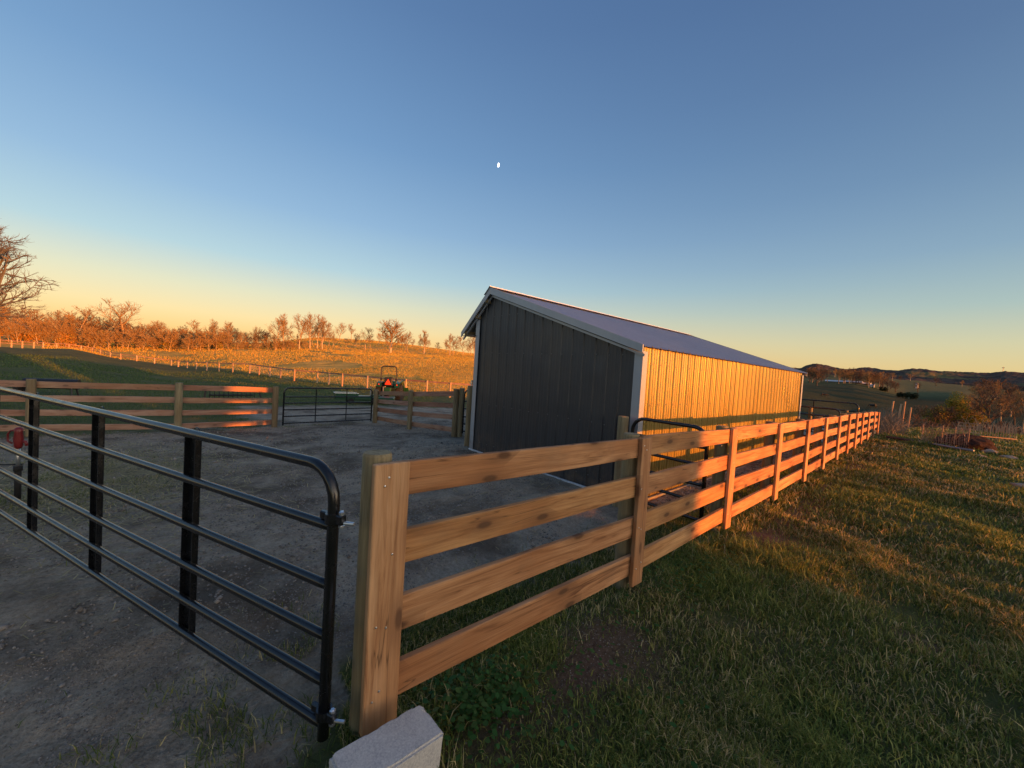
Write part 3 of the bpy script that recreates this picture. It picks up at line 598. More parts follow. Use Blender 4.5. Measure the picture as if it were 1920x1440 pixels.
# ------------------------------------------------------------------ tractor (rear view, ROPS up)
tx, ty = -24.5, 11.0; tz = gz_(tx, ty) - .02; th = R(54)     # local -Y end faces the camera
tr = thing('compact_tractor', 'small green tractor with black roll bar and orange triangle behind the short fence', 'tractor', (tx, ty, tz), th)
def arcpts(w, z0, z1, rc, y):
    p = [(-w, y, z0), (-w, y, z1 - rc)] + [(-w + rc - rc * math.cos(a), y, z1 - rc + rc * math.sin(a)) for a in [math.pi / 2 * i / 5 for i in range(1, 6)]]
    return p + [(-x, yy, zz) for x, yy, zz in reversed(p)]
mb = MB(); mb.tube(arcpts(.47, .9, 2.28, .16, -.75), .038, 8); mb.box((-.47, -.75, 1.45), (.12, .11, .16)); mb.box((.47, -.75, 1.45), (.12, .11, .16)); mb.build('roll_bar', M['seat'], tr, False)
mb = MB(); mb.box((0, .1, .75), (.42, 2.3, .4), None, .04); mb.box((0, 1.05, 1.08), (.52, 1.2, .42), None, .1); mb.box((0, .1, 1.02), (.6, .5, .3), None, .05); mb.build('body', M['green'], tr)
mb = MB(); mb.box((0, -.55, 1.06), (.5, .5, .12), None, .04); mb.box((0, -.82, 1.33), (.5, .12, .5), None, .05); mb.build('seat', M['seat'], tr)
mb = MB(); tri = [(-.2, 0), (.2, 0), (0, .36)]; vs = [(a, -.92, 1.12 + b) for a, b in tri] + [(a, -.90, 1.12 + b) for a, b in tri]; mb.add(vs, [(0, 1, 2), (5, 4, 3), (0, 3, 4, 1), (1, 4, 5, 2), (2, 5, 3, 0)]); mb.build('warning_triangle', M['orange'], tr)
for s_ in (-1, 1):
    mb = MB(); mx_ = Matrix.Rotation(math.pi / 2, 3, 'Y'); mb.lathe([(.30, -.16), (.50, -.17), (.56, -.12), (.57, 0), (.56, .12), (.50, .17), (.30, .16)], (s_ * .62, -.35, .57), 22, mx_)
    for q_ in range(18):
        a = 2 * math.pi * q_ / 18; mb.box((s_ * .62, -.35 + .57 * math.cos(a), .57 + .57 * math.sin(a)), (.3, .05, .06), Matrix.Rotation(a, 3, 'X'))
    wh = mb.build('rear_wheel', M['rubber'], tr); mb = MB(); mb.lathe([(.29, -.10), (.29, .10), (.12, .12)], (s_ * .62, -.35, .57), 18, mx_); mb.build('rim', M['yellow'], wh)
    mb = MB(); mb.lathe([(.17, -.1), (.3, -.11), (.33, 0), (.3, .11), (.17, .1)], (s_ * .5, 1.25, .33), 18, mx_); wh = mb.build('front_wheel', M['rubber'], tr); mb = MB(); mb.lathe([(.17, -.08), (.17, .09), (.07, .1)], (s_ * .5, 1.25, .33), 14, mx_); mb.build('rim', M['yellow'], wh)
    mb = MB(); pr = [(-.95, .95), (-.8, 1.2), (-.35, 1.27), (.1, 1.2), (.25, .95)]
    for (a, b), (c_, d_) in zip(pr, pr[1:]): mb.beam((s_ * .56, a, b), (s_ * .56, c_, d_), .3, .03)
    mb.build('fender', M['green'], tr)
    mb = MB(); mb.box((s_ * .56, -.93, 1.12), (.07, .05, .07), None, .01); mb.build('tail_light', M['orange'], tr)
    mb = MB(); mb.beam((s_ * .42, .5, 1.15), (s_ * .46, 1.7, 1.28), .06, .12); mb.beam((s_ * .46, 1.7, 1.28), (s_ * .46, 2.35, .5), .06, .12); mb.build('loader_arm', M['green'], tr)
mb = MB(); mb.tube([(0, .15, 1.2), (0, -.1, 1.42)], .02, 8); mb.tube([(.17 * math.cos(a), -.12 + .06 * math.sin(a), 1.43 + .16 * math.sin(a)) for a in [2 * math.pi * i / 14 for i in range(15)]], .014, 6); mb.build('steering_wheel', M['seat'], tr)
mb = MB(); mb.add([(-.75, 2.3, .25), (.75, 2.3, .25), (.75, 2.95, .25), (-.75, 2.95, .25), (-.75, 2.25, .8), (.75, 2.25, .8)], [(0, 1, 2, 3), (0, 4, 5, 1), (0, 3, 4), (1, 5, 2)]); mb.build('bucket', M['green'], tr)
# rotary mower deck behind tractor (green box) and pallet fork frame
bx, by = -21.8, 8.9; z = gz_(bx, by); o = thing('rotary_mower', 'low green mower deck on the ground between tractor and short fence', 'mower', (bx, by, z), R(62))
mb = MB(); mb.box((0, 0, .3), (2.1, 1.25, .2), None, .04); mb.box((0, 0, .43), (.5, .4, .14), None, .03); mb.build('deck', M['green'], o); mb = MB(); mb.beam((0, .5, .35), (0, 1.2, .7), .06, .06); mb.beam((-.35, .6, .35), (-.35, .65, .95), .05, .05); mb.beam((.35, .6, .35), (.35, .65, .95), .05, .05); mb.build('hitch', M['grey'], o)
mb = MB(); mb.lathe([(.05, -.08), (.2, -.09), (.2, .09), (.05, .08)], (0, -.95, .2), 14, Matrix.Rotation(math.pi / 2, 3, 'Y')); mb.build('tail_wheel', M['rubber'], o)
bx, by = -22.2, 7.4; z = gz_(bx, by); o = thing('green_cart', 'green box cart with pale rim standing behind the far yard gate', 'cart', (bx, by, z), R(80))
mb = MB()
mb.box((0, 0, .22), (1.15, .7, .03)); mb.box((0, .35, .38), (1.15, .03, .34)); mb.box((0, -.35, .38), (1.15, .03, .34)); mb.box((.575, 0, .38), (.03, .7, .34)); mb.box((-.575, 0, .38), (.03, .7, .34)); mb.build('tub', M['green'], o)
mb = MB(); mb.beam((-.6, .36, .565), (.6, .36, .565), .04, .025); mb.beam((-.6, -.36, .565), (.6, -.36, .565), .04, .025); mb.beam((-.6, -.36, .562), (-.6, .36, .562), .04, .025); mb.build('rim', M['white2'], o)
mb = MB()
for s_ in (-1, 1): mb.lathe([(.03, -.04), (.16, -.05), (.16, .05), (.03, .04)], (.2, s_ * .42, .15), 14, Matrix.Rotation(math.pi / 2, 3, 'X'))
mb.build('wheels', M['rubber'], o); mb = MB(); mb.beam((.58, 0, .3), (1.1, 0, .34), .04, .04); mb.beam((1.1, 0, .2), (1.1, 0, .75), .05, .05); mb.build('tow_bar', M['seat'], o)
# grapple rake behind left fence
bx, by = -24.6, 2.5; z = gz_(bx, by); o = thing('grapple_rake', 'black toothed rake attachment lying in grass behind the left paddock fence', 'farm implement', (bx, by, z), R(94))
mb = MB(); mb.tube([(-.95, 0, .52), (.95, 0, .52)], .045, 8); mb.tube([(-.95, .25, .2), (.95, .25, .2)], .04, 8); mb.build('crossbar', M['seat'], o)
for q_ in range(11):
    mb = MB(); x = -.95 + .19 * q_; mb.tube([(x, 0, .54), (x, -.1, .3), (x, -.05, .08), (x, .3, .02)], .02, 6); mb.build('tine', M['seat'], o)
mb = MB(); mb.beam((-1.1, 0, .6), (-1.16, 0, 0), .05, .08); mb.beam((1.1, 0, .6), (1.3, 0, 0), .05, .08); mb.build('end_plate', M['seat'], o)
bx, by = -23.2, -3.4; z = gz_(bx, by); o = thing('black_smoker', 'black barrel implement on legs in the grass behind the left paddock fence', 'farm implement', (bx, by, z), R(75))
mb = MB(); mb.tube([(-.75, 0, .5), (.75, 0, .5)], .2, 14); mb.build('drum', M['seat'], o)
for s_ in (-1, 1):
    mb = MB(); mb.tube([(s_ * .6, -.15, .4), (s_ * .65, -.25, 0)], .03, 6); mb.build('leg', M['seat'], o); mb = MB(); mb.tube([(s_ * .6, .15, .4), (s_ * .65, .25, 0)], .03, 6); mb.build('leg', M['seat'], o)
mb = MB(); mb.lathe([(.05, -.06), (.3, -.07), (.3, .07), (.05, .06)], (-.85, 0, .3), 16, Matrix.Rotation(math.pi / 2, 3, 'Y')); mb.build('wheel', M['rubber'], o)

# ------------------------------------------------------------------ wire pasture fence across the field
WF = [(-26.5, 20.5, 1.33), (-28.69, 18.25, 1.33), (-30.5, 17.0, 1.33), (-32.3, 15.9, 1.33), (-34.8, 15.1, 1.3), (-37.32, 14.39, 1.3), (-40.9, 13.2, 1.3), (-43.6, 12.7, 1.3), (-46.4, 12.3, 1.3), (-49.0, 10.6, 1.3), (-52.6, 9.9, 1.3), (-56.8, 9.5, 1.3), (-61, 9.0, 1.3), (-65.45, 8.51, 1.3), (-68.7, 6.9, 1.3), (-72.4, 5.6, 1.3), (-76.87, 4.43, 1.33), (-83, 3.4, 1.3), (-89, 2.4, 1.3), (-96, 1.3, 1.35), (-104.0, .33, 1.4),
      (-106, -2.2, 1.3), (-108.5, -4.9, 1.3), (-111.76, -7.4, 1.3), (-116, -9.2, 1.1), (-120, -11, 1.05), (-124.36, -12.62, 1.04), (-125.5, -14.4, 1.05), (-124.97, -16.11, 1.05), (-122, -17.4, 1.1), (-118.54, -18.64, 1.2), (-116, -19.4, 1.25), (-113.2, -20.27, 1.3), (-111.5, -21.2, 1.3), (-109.78, -22.17, 1.3), (-107, -24, 1.3), (-104, -26, 1.3)]
wf = thing('wire_fence', 'long pale-post wire fence with a dark top rail running across the pasture', 'fence', (WF[0][0], WF[0][1], 0))
M['palepost'] = wood_mat('pale_post_wood', (.60, .45, .30), (.5, .36, .24), (.3, .2, .13), 2, .85, False)
wz = [gz_(x, y) for x, y, h in WF]; X0, Y0 = WF[0][:2]
for (x, y, h), z in zip(WF, wz):
    mb = MB(); round_post(mb, 0, 0, z - .2, z + h, .085 if abs(x) < 90 else .12); link('post', mb.mesh('post', M['palepost']), wf, (x - X0, y - Y0, 0))
for i in range(len(WF) - 1):
    a = Vector((WF[i][0] - X0, WF[i][1] - Y0, wz[i] + WF[i][2] - .09)); b = Vector((WF[i + 1][0] - X0, WF[i + 1][1] - Y0, wz[i + 1] + WF[i + 1][2] - .09))
    mb = MB(); mb.beam(a, b, .04, .14); mb.build('top_rail', M['board2'], wf)
    if i < 13:
        mb = MB(); dn = Vector((0, 0, 1))
        for f_ in (.2, .4, .6, .8, 1.0): mb.tube([a - dn * 1.1 * f_, b - dn * 1.1 * f_], .004, 3, False)
        m_ = max(6, int((b - a).length / .18))
        for j in range(1, m_):
            p = a.lerp(b, j / m_); mb.tube([p, p - dn * 1.12], .004, 3, False)
        mb.build('wire_mesh', M['steel'], wf)
    elif i >= 22:
        mb = MB(); mb.beam(a - Vector((0, 0, .5)), b - Vector((0, 0, .5)), .04, .12); mb.build('middle_rail', M['board2'], wf)

# ------------------------------------------------------------------ trees
def grow(seed, H, spread=.55, nmain=9, sub=(7, 6), r0=None, tw=.02, trunk_frac=.28, up=.25, sides=4, levels=2, seg=4):
    rd = random.Random(seed); T = MB(); Cc = MB(); r0 = r0 or H * .022
    th_ = H * trunk_frac; pts = [Vector((0, 0, -.3))]; d = Vector((rd.uniform(-.06, .06), rd.uniform(-.06, .06), 1)); n = 5
    for i in range(n): d = (d + Vector((rd.uniform(-.08, .08), rd.uniform(-.08, .08), .1))).normalized(); pts.append(pts[-1] + d * (th_ + .3) / n)
    lead = [pts[-1]]; 
    for i in range(6): d = (d + Vector((rd.uniform(-.2, .2), rd.uniform(-.2, .2), .15))).normalized(); lead.append(lead[-1] + d * H * (1 - trunk_frac) * .12)
    full = pts + lead[1:]; T.tube(full, [r0 * (1.25 - .95 * i / (len(full) - 1)) for i in range(len(full))], 7)
    def branch(p, d, ln, r, lev, mbx):
        k_ = seg; q = [p]; rs_ = [r]; dirs = [d]
        for i in range(k_):
            d = (d + Vector((rd.uniform(-1, 1), rd.uniform(-1, 1), rd.uniform(-.6, 1) )) * .24 + Vector((0, 0, up * (.16 if lev else .1)))).normalized()
            q.append(q[-1] + d * ln / k_); rs_.append(max(tw * .5, r * (1 - .8 * (i + 1) / k_))); dirs.append(d)
        mbx.tube(q, rs_, sides if lev == 0 else 3, False)
        if lev < levels:
            for j in range(sub[min(lev, len(sub) - 1)]):
                t_ = rd.uniform(.22, 1.0); i = min(int(t_ * k_), k_ - 1); pp = q[i].lerp(q[i + 1], t_ * k_ - i)
                ax = Vector((rd.gauss(0, 1), rd.gauss(0, 1), rd.gauss(0, .7))).normalized(); nd = (dirs[i] * .75 + ax * .75).normalized()
                branch(pp, nd, ln * rd.uniform(.38, .62) * (1.15 - .45 * t_), max(tw, r * .45), lev + 1, Cc)
    for j in range(nmain):
        t_ = j / max(1, nmain - 1); i = min(int(t_ * (len(lead) - 1)), len(lead) - 2); p = lead[0].lerp(lead[-1], t_) if False else lead[i].lerp(lead[i + 1], t_ * (len(lead) - 1) - i)
        a = j * 2.4 + rd.uniform(-.5, .5); upc = .35 + 1.1 * t_ + up; nd = Vector((math.cos(a), math.sin(a), upc)).normalized()
        branch(p, nd, H * spread * rd.uniform(.75, 1.1) * (1.05 - .4 * t_), r0 * .5, 0, T if False else Cc)
    return T, Cc
TREES = {}
def tree_variant(key, bark='bark', twig='twig', **kw):
    T, Cc = grow(**kw); TREES[key] = (T.mesh('trunk', M[bark], True), Cc.mesh('crown', M[twig]))
def put_tree(key, x, y, label, s=1., rz=0., group=None, sx=1., dz=0., name='bare_tree'):
    o = thing(name, label, 'tree', (x, y, gz_(x, y) + dz), rz, group); o.scale = (s * sx, s * sx, s)
    link('trunk', TREES[key][0], o); link('crown', TREES[key][1], o); return o
for i in range(6): tree_variant('t%d' % i, seed=100 + i, H=10., spread=[.42, .5, .38, .55, .45, .35][i], nmain=[10, 9, 11, 10, 8, 10][i], sub=(11, 7), tw=.025, r0=.20, trunk_frac=[.25, .2, .3, .22, .3, .28][i], up=[.5, .3, .7, .3, .5, .8][i], levels=2, seg=3)
for i in range(3): tree_variant('d%d' % i, 'bark_dark', 'twig_dark', seed=140 + i, H=10., spread=[.5, .45, .55][i], nmain=11, sub=(8, 6), tw=.05, r0=.24, trunk_frac=.2, up=.4, levels=2, seg=3)
for i in range(3): tree_variant('b%d' % i, 'bark', 'twig', seed=160 + i, H=6., spread=.6, nmain=12, sub=(8, 5), tw=.05, r0=.11, trunk_frac=.08, up=.45, levels=2, seg=3)
for i in range(3): tree_variant('v%d' % i, 'bark_dark', 'twig_dark', seed=170 + i, H=6., spread=.6, nmain=10, sub=(7, 5), tw=.05, r0=.1, trunk_frac=.08, up=.45, levels=2, seg=3)
tree_variant('oak', seed=190, H=10., spread=.62, nmain=15, sub=(9, 6), tw=.05, r0=.38, trunk_frac=.18, up=.25, levels=2, seg=4)
# the big tree at the left edge
T, Cc = grow(seed=205, H=16., spread=.56, nmain=17, sub=(9, 8, 5), tw=.017, r0=.5, trunk_frac=.16, up=.22, levels=3, seg=5, sides=5)
TREES['big'] = (T.mesh('trunk', M['bigbark'], True), Cc.mesh('crown', M['bigtwig'] if 'bigtwig' in M else M['twig']))
put_tree('big', -74.5, -17.5, 'big bare tree at the left edge, its twigs spread against the sky', .95, .4)
def pol(a, r): return r * math.sin(R(a)), r * math.cos(R(a))
IND = [(-158.5, 22.1, 6.9, 't0'), (-147.7, 26.2, 9.6, 't1'), (-149.3, 28.4, 10.8, 't2'), (-146.4, 32.8, 10.5, 't3'), (-147.6, 36.3, 10.8, 't0'), (-150, 39.2, 10.5, 't4'), (-144.7, 39.5, 9.5, 't5'), (-152, 41.5, 9.0, 't1'),
       (-219.6, 68.4, 8.6, 't3'), (-222.5, 75.5, 8.5, 't4'), (-149.8, 56.2, 7.9, 't1'), (-137.2, 60.7, 9.9, 'oak'), (-152.7, 74.8, 7.4, 't0'), (-140.7, 76.2, 8.7, 't5'), (-147, 80, 6.5, 't2'), (-135.6, 85, 7.7, 't4'), (-139, 89, 7.2, 't3'), (-136.8, 92.3, 7.6, 't1'), (-139, 97.9, 8.3, 't0'), (-134, 96, 7.6, 't2')]
LBL = ['slim bare tree at the left end of the hillside clump', 'bare tree with leaning trunk in the hillside clump', 'tallest bare tree in the hillside clump', 'bare tree with pale trunk right of the clump centre', 'bare tree second in the close hillside row', 'bare spreading tree in the close hillside row', 'bare tree at the right end of the close hillside row', 'bare tree just behind the close hillside row',
       'small bare tree on the skyline left of the pair', 'small bare tree on the skyline right of the pair', 'round bare tree alone on the hillside', 'broad bare oak standing out on the hillside skyline', 'bare tree just right of the broad oak', 'bare tree midway between oak and shed', 'low bare tree behind the midway tree', 'bare tree with pale trunk left of the shed roof', 'bushy bare tree behind the pale trunk near the shed', 'bare tree close left of the shed eave', 'bare tree partly hidden by the shed eave', 'bare tree in front of those by the shed eave']
for (x, y, h, kx), lb in zip(IND, LBL): put_tree(kx, x, y, lb, h / 10. * 1.05, random.uniform(0, 6), 'bare trees on the hillside', 1.25 if kx == 'oak' else 1.0)
# wooded belt on the left: rows of bare trees with scrub in front
nb = 0
for i in range(78):
    a = -103.5 + 23.5 * (i + random.random()) / 78; r_ = 158 + random.uniform(-4, 26) + (i % 3) * 6; x, y = pol(a, r_); t_ = (a + 103) / 22
    h = 7.0 * random.uniform(.8, 1.25) * (1.12 - .35 * t_); kx = random.choice(['t0', 't1', 't2', 't3', 't4', 't5', 'd0', 'd1'])
    put_tree(kx, x, y, 'bare tree in the orange woodland belt on the left', h / 10., random.uniform(0, 6), 'bare trees of the left woodland belt', 1.15)
for a, r_, h, kx, lb in ((-93.7, 158, 12.3, 't3', 'tall bare tree rising above the left woodland belt'), (-96.9, 160, 10.5, 't1', 'bare tree with a thin top above the left end of the belt'), (-88, 160, 8.6, 't4', 'bare tree above the belt left of the hay field edge'), (-86.3, 159, 9.2, 't2', 'pale forked tree at the right end of the belt'), (-84.8, 160, 8.8, 't5', 'slim pale tree at the right end of the belt')):
    x, y = pol(a, r_); put_tree(kx, x, y, lb, h / 10., random.uniform(0, 6), None, 1.1)
for i in range(70):
    a = -103.5 + 27 * (i + random.random()) / 70; r_ = 148 + random.uniform(0, 10); x, y = pol(a, r_)
    put_tree('b%d' % (i % 3), x, y, 'low orange scrub tree along the foot of the left woodland', random.uniform(.55, .95) * (1 if a < -84 else .55), random.uniform(0, 6), 'scrub trees along the woodland foot', 1.0, name='scrub_tree')
# right end of the hillside: thin line of trees behind
for i in range(26):
    a = -80 + 27 * (i + random.random()) / 26; r_ = random.uniform(172, 200) if a > -68 else random.uniform(170, 180); x, y = pol(a, r_)
    put_tree('t%d' % (i % 6), x, y, 'small bare tree in the thin line along the hillside crest', random.uniform(.35, .62), random.uniform(0, 6), 'bare trees along the hillside crest')

def leaf_cloud(name, centers, n, size, cols, parent=None, seed=0, squash=1.):
    g = np.random.default_rng(seed); V = []; cs = np.array([c[:3] for c in centers]); rr0 = np.array([c[3] for c in centers]); w = rr0 ** 2; w = w / w.sum()
    idx = g.choice(len(cs), n, p=w); d = g.normal(size=(n, 3)); d /= np.linalg.norm(d, axis=1)[:, None]; rad = g.random(n) ** .45
    P = cs[idx] + d * (rr0[idx] * rad)[:, None] * np.array([1, 1, squash]); a = g.normal(size=(n, 3)); a /= np.linalg.norm(a, axis=1)[:, None]; b = np.cross(a, g.normal(size=(n, 3))); b /= np.linalg.norm(b, axis=1)[:, None]
    s_ = size * g.uniform(.6, 1.4, n)[:, None]; V = np.stack([P - a * s_, P - b * s_ * .5, P + a * s_, P + b * s_ * .5], 1).reshape(-1, 3); F = np.arange(n * 4).reshape(-1, 4)
    cc = np.array(cols)[g.integers(0, len(cols), n)] * g.uniform(.8, 1.2, (n, 1)); return npmesh(name, V, F, None, M['leaf'], np.repeat(cc, 4, 0))
# leaf-holding autumn bushes in the belt
rust = [(.42, .19, .04), (.48, .26, .05), (.36, .26, .05), (.34, .15, .04)]
for i in range(26):
    a = [-102.6, -101.6, -100.6, -99.8, -98.9, -97.5, -95.5, -92.6, -90.5, -89.2, -88.2, -87.1, -86, -83.2, -79.6, -78.6][i] if i < 16 else random.uniform(-103, -84)
    r_ = random.uniform(152, 164); x, y = pol(a, r_); h = random.uniform(3.0, 5.6) if i < 13 else random.uniform(2., 4.)
    o = thing('autumn_bush', 'rust-leaved bush among the trunks of the left woodland belt', 'bush', (x, y, gz_(x, y)), 0, 'rust-leaved bushes in the left woodland')
    cl = [(random.uniform(-1, 1) * h * .45, random.uniform(-1, 1) * h * .3, h * random.uniform(.3, .85), h * random.uniform(.18, .34)) for _ in range(9)]
    link('foliage', leaf_cloud('foliage', cl, 900, .16, rust[:3] if i % 3 else [(.34, .24, .05), (.26, .22, .05)], seed=i), o)
    mb = MB(); 
    for _ in range(5): mb.tube([(0, 0, -.2), (random.uniform(-.6, .6), random.uniform(-.5, .5), h * .7)], [.07, .03], 4)
    mb.build('stems', M['bark'], o)
# right side trees ------------------------------------------------
put_tree('d0', 5.08, 124.9, 'large bare tree with a pale trunk standing in the valley at right', .88, 1.3, None, 1.0); 
put_tree('t3', 3.31, 130, 'reddish bare tree between the olive tree and the large valley tree', .68, 2., None, .9)
put_tree('d1', -2.47, 120, 'dark bare tree left of the olive tree in the valley', .56, 1.); put_tree('d2', -5.3, 118, 'dark bare tree at the left end of the valley tree group', .5, 3.)
put_tree('d2', -.8, 121, 'dark bare tree close behind the olive tree', .5, 2.2)
o = thing('olive_tree', 'rounded golden-green leafy tree in the valley at right', 'tree', (.5, 125, gz_(.5, 125)))
mb = MB(); mb.tube([(0, 0, -.3), (.1, 0, 1.), (-.1, .1, 2.5)], [.2, .16, .1], 8)
for q_ in range(7): a = q_ * .9; mb.tube([(0, 0, 1. + q_ * .1), (math.cos(a) * 1.4, math.sin(a) * 1.4, 3.2)], [.09, .03], 5)
mb.build('trunk', M['bark_dark'], o); rd = random.Random(5)
cl = [(rd.gauss(0, 1.7), rd.gauss(0, 1.4), 3.6 + rd.gauss(0, 1.3), rd.uniform(.9, 1.5)) for _ in range(44)]; link('crown', leaf_cloud('crown', cl, 12000, .16, [(.26, .24, .03), (.38, .28, .04), (.18, .19, .03), (.42, .25, .04)], seed=77), o)
for i, (x, y, h) in enumerate([(9.5, 128, 8.5), (12.5, 122, 9.5), (7.8, 150, 8), (16, 130, 10), (3, 168, 7), (10.5, 160, 8)]): put_tree('d%d' % (i % 3) if i % 2 else 't%d' % (i % 6), x, y, ['bare tree at the right frame edge', 'tall bare tree cut by the right frame edge', 'bare tree up the slope behind the large valley tree', 'bare tree beyond the right frame edge', 'bare tree on the slope above the olive tree', 'bare tree on the slope near the right edge'][i], h / 10., i)
put_tree('d0', -46.8, 250.7, 'bare tree just right of the shed on the far field edge', .95, .4); 
nlist = []
for i in range(44):
    a = random.choice([random.uniform(-11.5, -9.6), random.uniform(-8.8, -2.2), random.uniform(-8.6, -4.)]); r_ = random.uniform(285, 345); x, y = pol(a, r_); kx = ['t%d' % (i % 6), 'd%d' % (i % 3)][i % 2]
    put_tree(kx, x, y, 'brown bare tree in the grove beyond the dark field', random.uniform(.55, .9), random.uniform(0, 6), 'bare trees beyond the dark field', 1.3)
for i in range(34):
    a = random.uniform(-13.5, 7.5); r_ = random.uniform(500, 720); x, y = pol(a, r_); put_tree(['t%d' % (i % 6), 'd%d' % (i % 3)][i % 2], x, y, 'tiny bare tree scattered on the far meadows', random.uniform(.5, .9), random.uniform(0, 6), 'bare trees scattered on far meadows', 1.4)
for i in range(26):
    a = random.uniform(1.6, 7.5); r_ = random.uniform(210, 330); x, y = pol(a, r_); put_tree(['d%d' % (i % 3), 't%d' % (i % 6)][i % 3 == 0], x, y, 'bare tree in the wooded slope at far right', random.uniform(.6, .95), random.uniform(0, 6), 'bare trees of the right-hand slope', 1.25)
for i, (a, r_, h) in enumerate([(-2.9, 255, 3.6), (-3.5, 262, 2.6), (-5.0, 285, 2.4)]):
    x, y = pol(a, r_); o = thing('cedar_bush', ['dark round cedar at the end of the dark field', 'smaller dark cedar left of the round one', 'dark cedar under the brown grove'][i], 'bush', (x, y, gz_(x, y))); link('foliage', leaf_cloud('foliage', [(random.uniform(-1, 1) * h * .5, random.uniform(-1, 1) * h * .4, h * random.uniform(.2, .7), h * .35) for _ in range(9)], 1200, .28, [(.02, .035, .015), (.03, .04, .02)], seed=200 + i), o)
    mb = MB(); mb.tube([(0, 0, -.2), (0, 0, h * .5)], [.15, .08], 6); mb.build('trunk', M['bark_dark'], o)
for i in range(22):   # hedge of low brush along the valley floor
    a = -6.5 + 12 * (i + random.random()) / 22; r_ = random.uniform(96, 118); x, y = pol(a, r_); put_tree('v%d' % (i % 3), x, y, 'low dark brush along the valley bottom', random.uniform(.28, .5), random.uniform(0, 6), 'brush along the valley bottom', 1.3, name='scrub_tree')
# far farm buildings, silo, mast, cattle
def barnlet(label, x, y, L_, Wd, h, rz, roof='white2', wall='bark_dark'):
    o = thing('farm_building', label, 'building', (x, y, gz_(x, y)), rz); mb = MB(); mb.box((0, 0, h / 2 - .3), (L_, Wd, h + .6)); mb.build('wall', M[wall], o)
    mb = MB(); rz_ = h + Wd * .22
    mb.add([(-L_ / 2 - .3, -Wd / 2 - .3, h), (L_ / 2 + .3, -Wd / 2 - .3, h), (L_ / 2 + .3, 0, rz_), (-L_ / 2 - .3, 0, rz_), (-L_ / 2 - .3, Wd / 2 + .3, h), (L_ / 2 + .3, Wd / 2 + .3, h)], [(0, 1, 2, 3), (3, 2, 5, 4), (0, 3, 4), (1, 5, 2)]); mb.build('roof', M[roof], o)
barnlet('long low farm building with pale roof, leftmost beyond the dark field', -50.1, 316, 9, 4, .6, .1); barnlet('middle pale-roofed farm building beyond the dark field', -41.3, 317, 8, 4, .6, .05); barnlet('right pale-roofed farm building beyond the dark field', -36.4, 318, 5.5, 4, .6, 0)
barnlet('small white shed with open front at the dark field edge', -31.6, 305, 2.2, 2.4, 1.1, 0, 'white', 'white')
x, y = pol(-2.54, 430); o = thing('silo', 'pale upright silo catching light below the hills', 'silo', (x, y, gz_(x, y))); mb = MB(); mb.lathe([(.85, -1), (.85, 3.2)], (0, 0, 0), 18); mb.build('tower', M['white2'], o); mb = MB(); mb.lathe([(.9, 3.2), (.8, 3.7), (.5, 4.0), (.1, 4.2)], (0, 0, 0), 18); mb.build('dome', M['grey'], o)
x, y = pol(2.83, 1300); o = thing('radio_mast', 'tiny mast on the hill at far right', 'mast', (x, y, 60)); mb = MB()
for a in (0, 2.1, 4.2): mb.tube([(.9 * math.cos(a), .9 * math.sin(a), 0), (.3 * math.cos(a), .3 * math.sin(a), 13)], .2, 4)
for z_ in (3, 6, 9, 12): mb.tube([(math.cos(a) * .7, math.sin(a) * .7, z_) for a in (0, 2.1, 4.2, 6.28)], .12, 4)
mb.build('lattice', M['grey'], o); mb = MB(); mb.box((0, 0, 11), (3.6, .5, 1.2)); mb.build('antenna', M['grey'], o)
def cow(label, x, y, rz):
    o = thing('cow', label, 'cow', (x, y, gz_(x, y)), rz); me = bpy.data.meshes.new('body'); b = bmesh.new(); lay = None
    P = [((-.75, 0, .95), .38), ((-.35, 0, .9), .46), ((.15, 0, .88), .48), ((.6, 0, .95), .44), ((.95, 0, 1.1), .2), ((1.25, 0, .8), .15), ((1.42, 0, .5), .11), ((1.5, 0, .32), .07)]
    vs = [b.verts.new(p) for p, r_ in P]; rad = [r_ for p, r_ in P]; es = [b.edges.new((vs[i], vs[i + 1])) for i in range(len(vs) - 1)]
    for base_i, sx_ in ((0, -.05), (3, .02)):
        for s_ in (-1, 1):
            pr = vs[base_i]
            for p, r_ in (((P[base_i][0][0] + sx_, s_ * .2, .8), .13), ((P[base_i][0][0] + sx_ + .05 * (1 if base_i else -1), s_ * .2, .42), .07), ((P[base_i][0][0] + sx_, s_ * .2, .03), .06)):
                v = b.verts.new(p); rad.append(r_); b.edges.new((pr, v)); pr = v
    pr = vs[0]
    for p, r_ in (((-.98, 0, 1.05), .04), ((-1.03, 0, .6), .03), ((-1.03, 0, .4), .05)): v = b.verts.new(p); rad.append(r_); b.edges.new((pr, v)); pr = v
    b.to_mesh(me); b.free(); ob = link('body', me, o); md = ob.modifiers.new('skin', 'SKIN'); sv = me.skin_vertices[0].data if me.skin_vertices else None
    if sv is None:
        b = bmesh.new(); b.from_mesh(me); b.verts.layers.skin.verify(); b.to_mesh(me); b.free(); sv = me.skin_vertices[0].data
    for i, r_ in enumerate(rad): sv[i].radius = (r_, r_ * .85)
    sv[1].use_root = True; me.materials.append(M['hide']); ss = ob.modifiers.new('sub', 'SUBSURF'); ss.levels = ss.render_levels = 1
cow('black cow grazing on the dark field nearer the shed', *pol(-9.83, 190), R(20)); cow('black cow grazing on the dark field farther right', *pol(-5.66, 180), R(160))

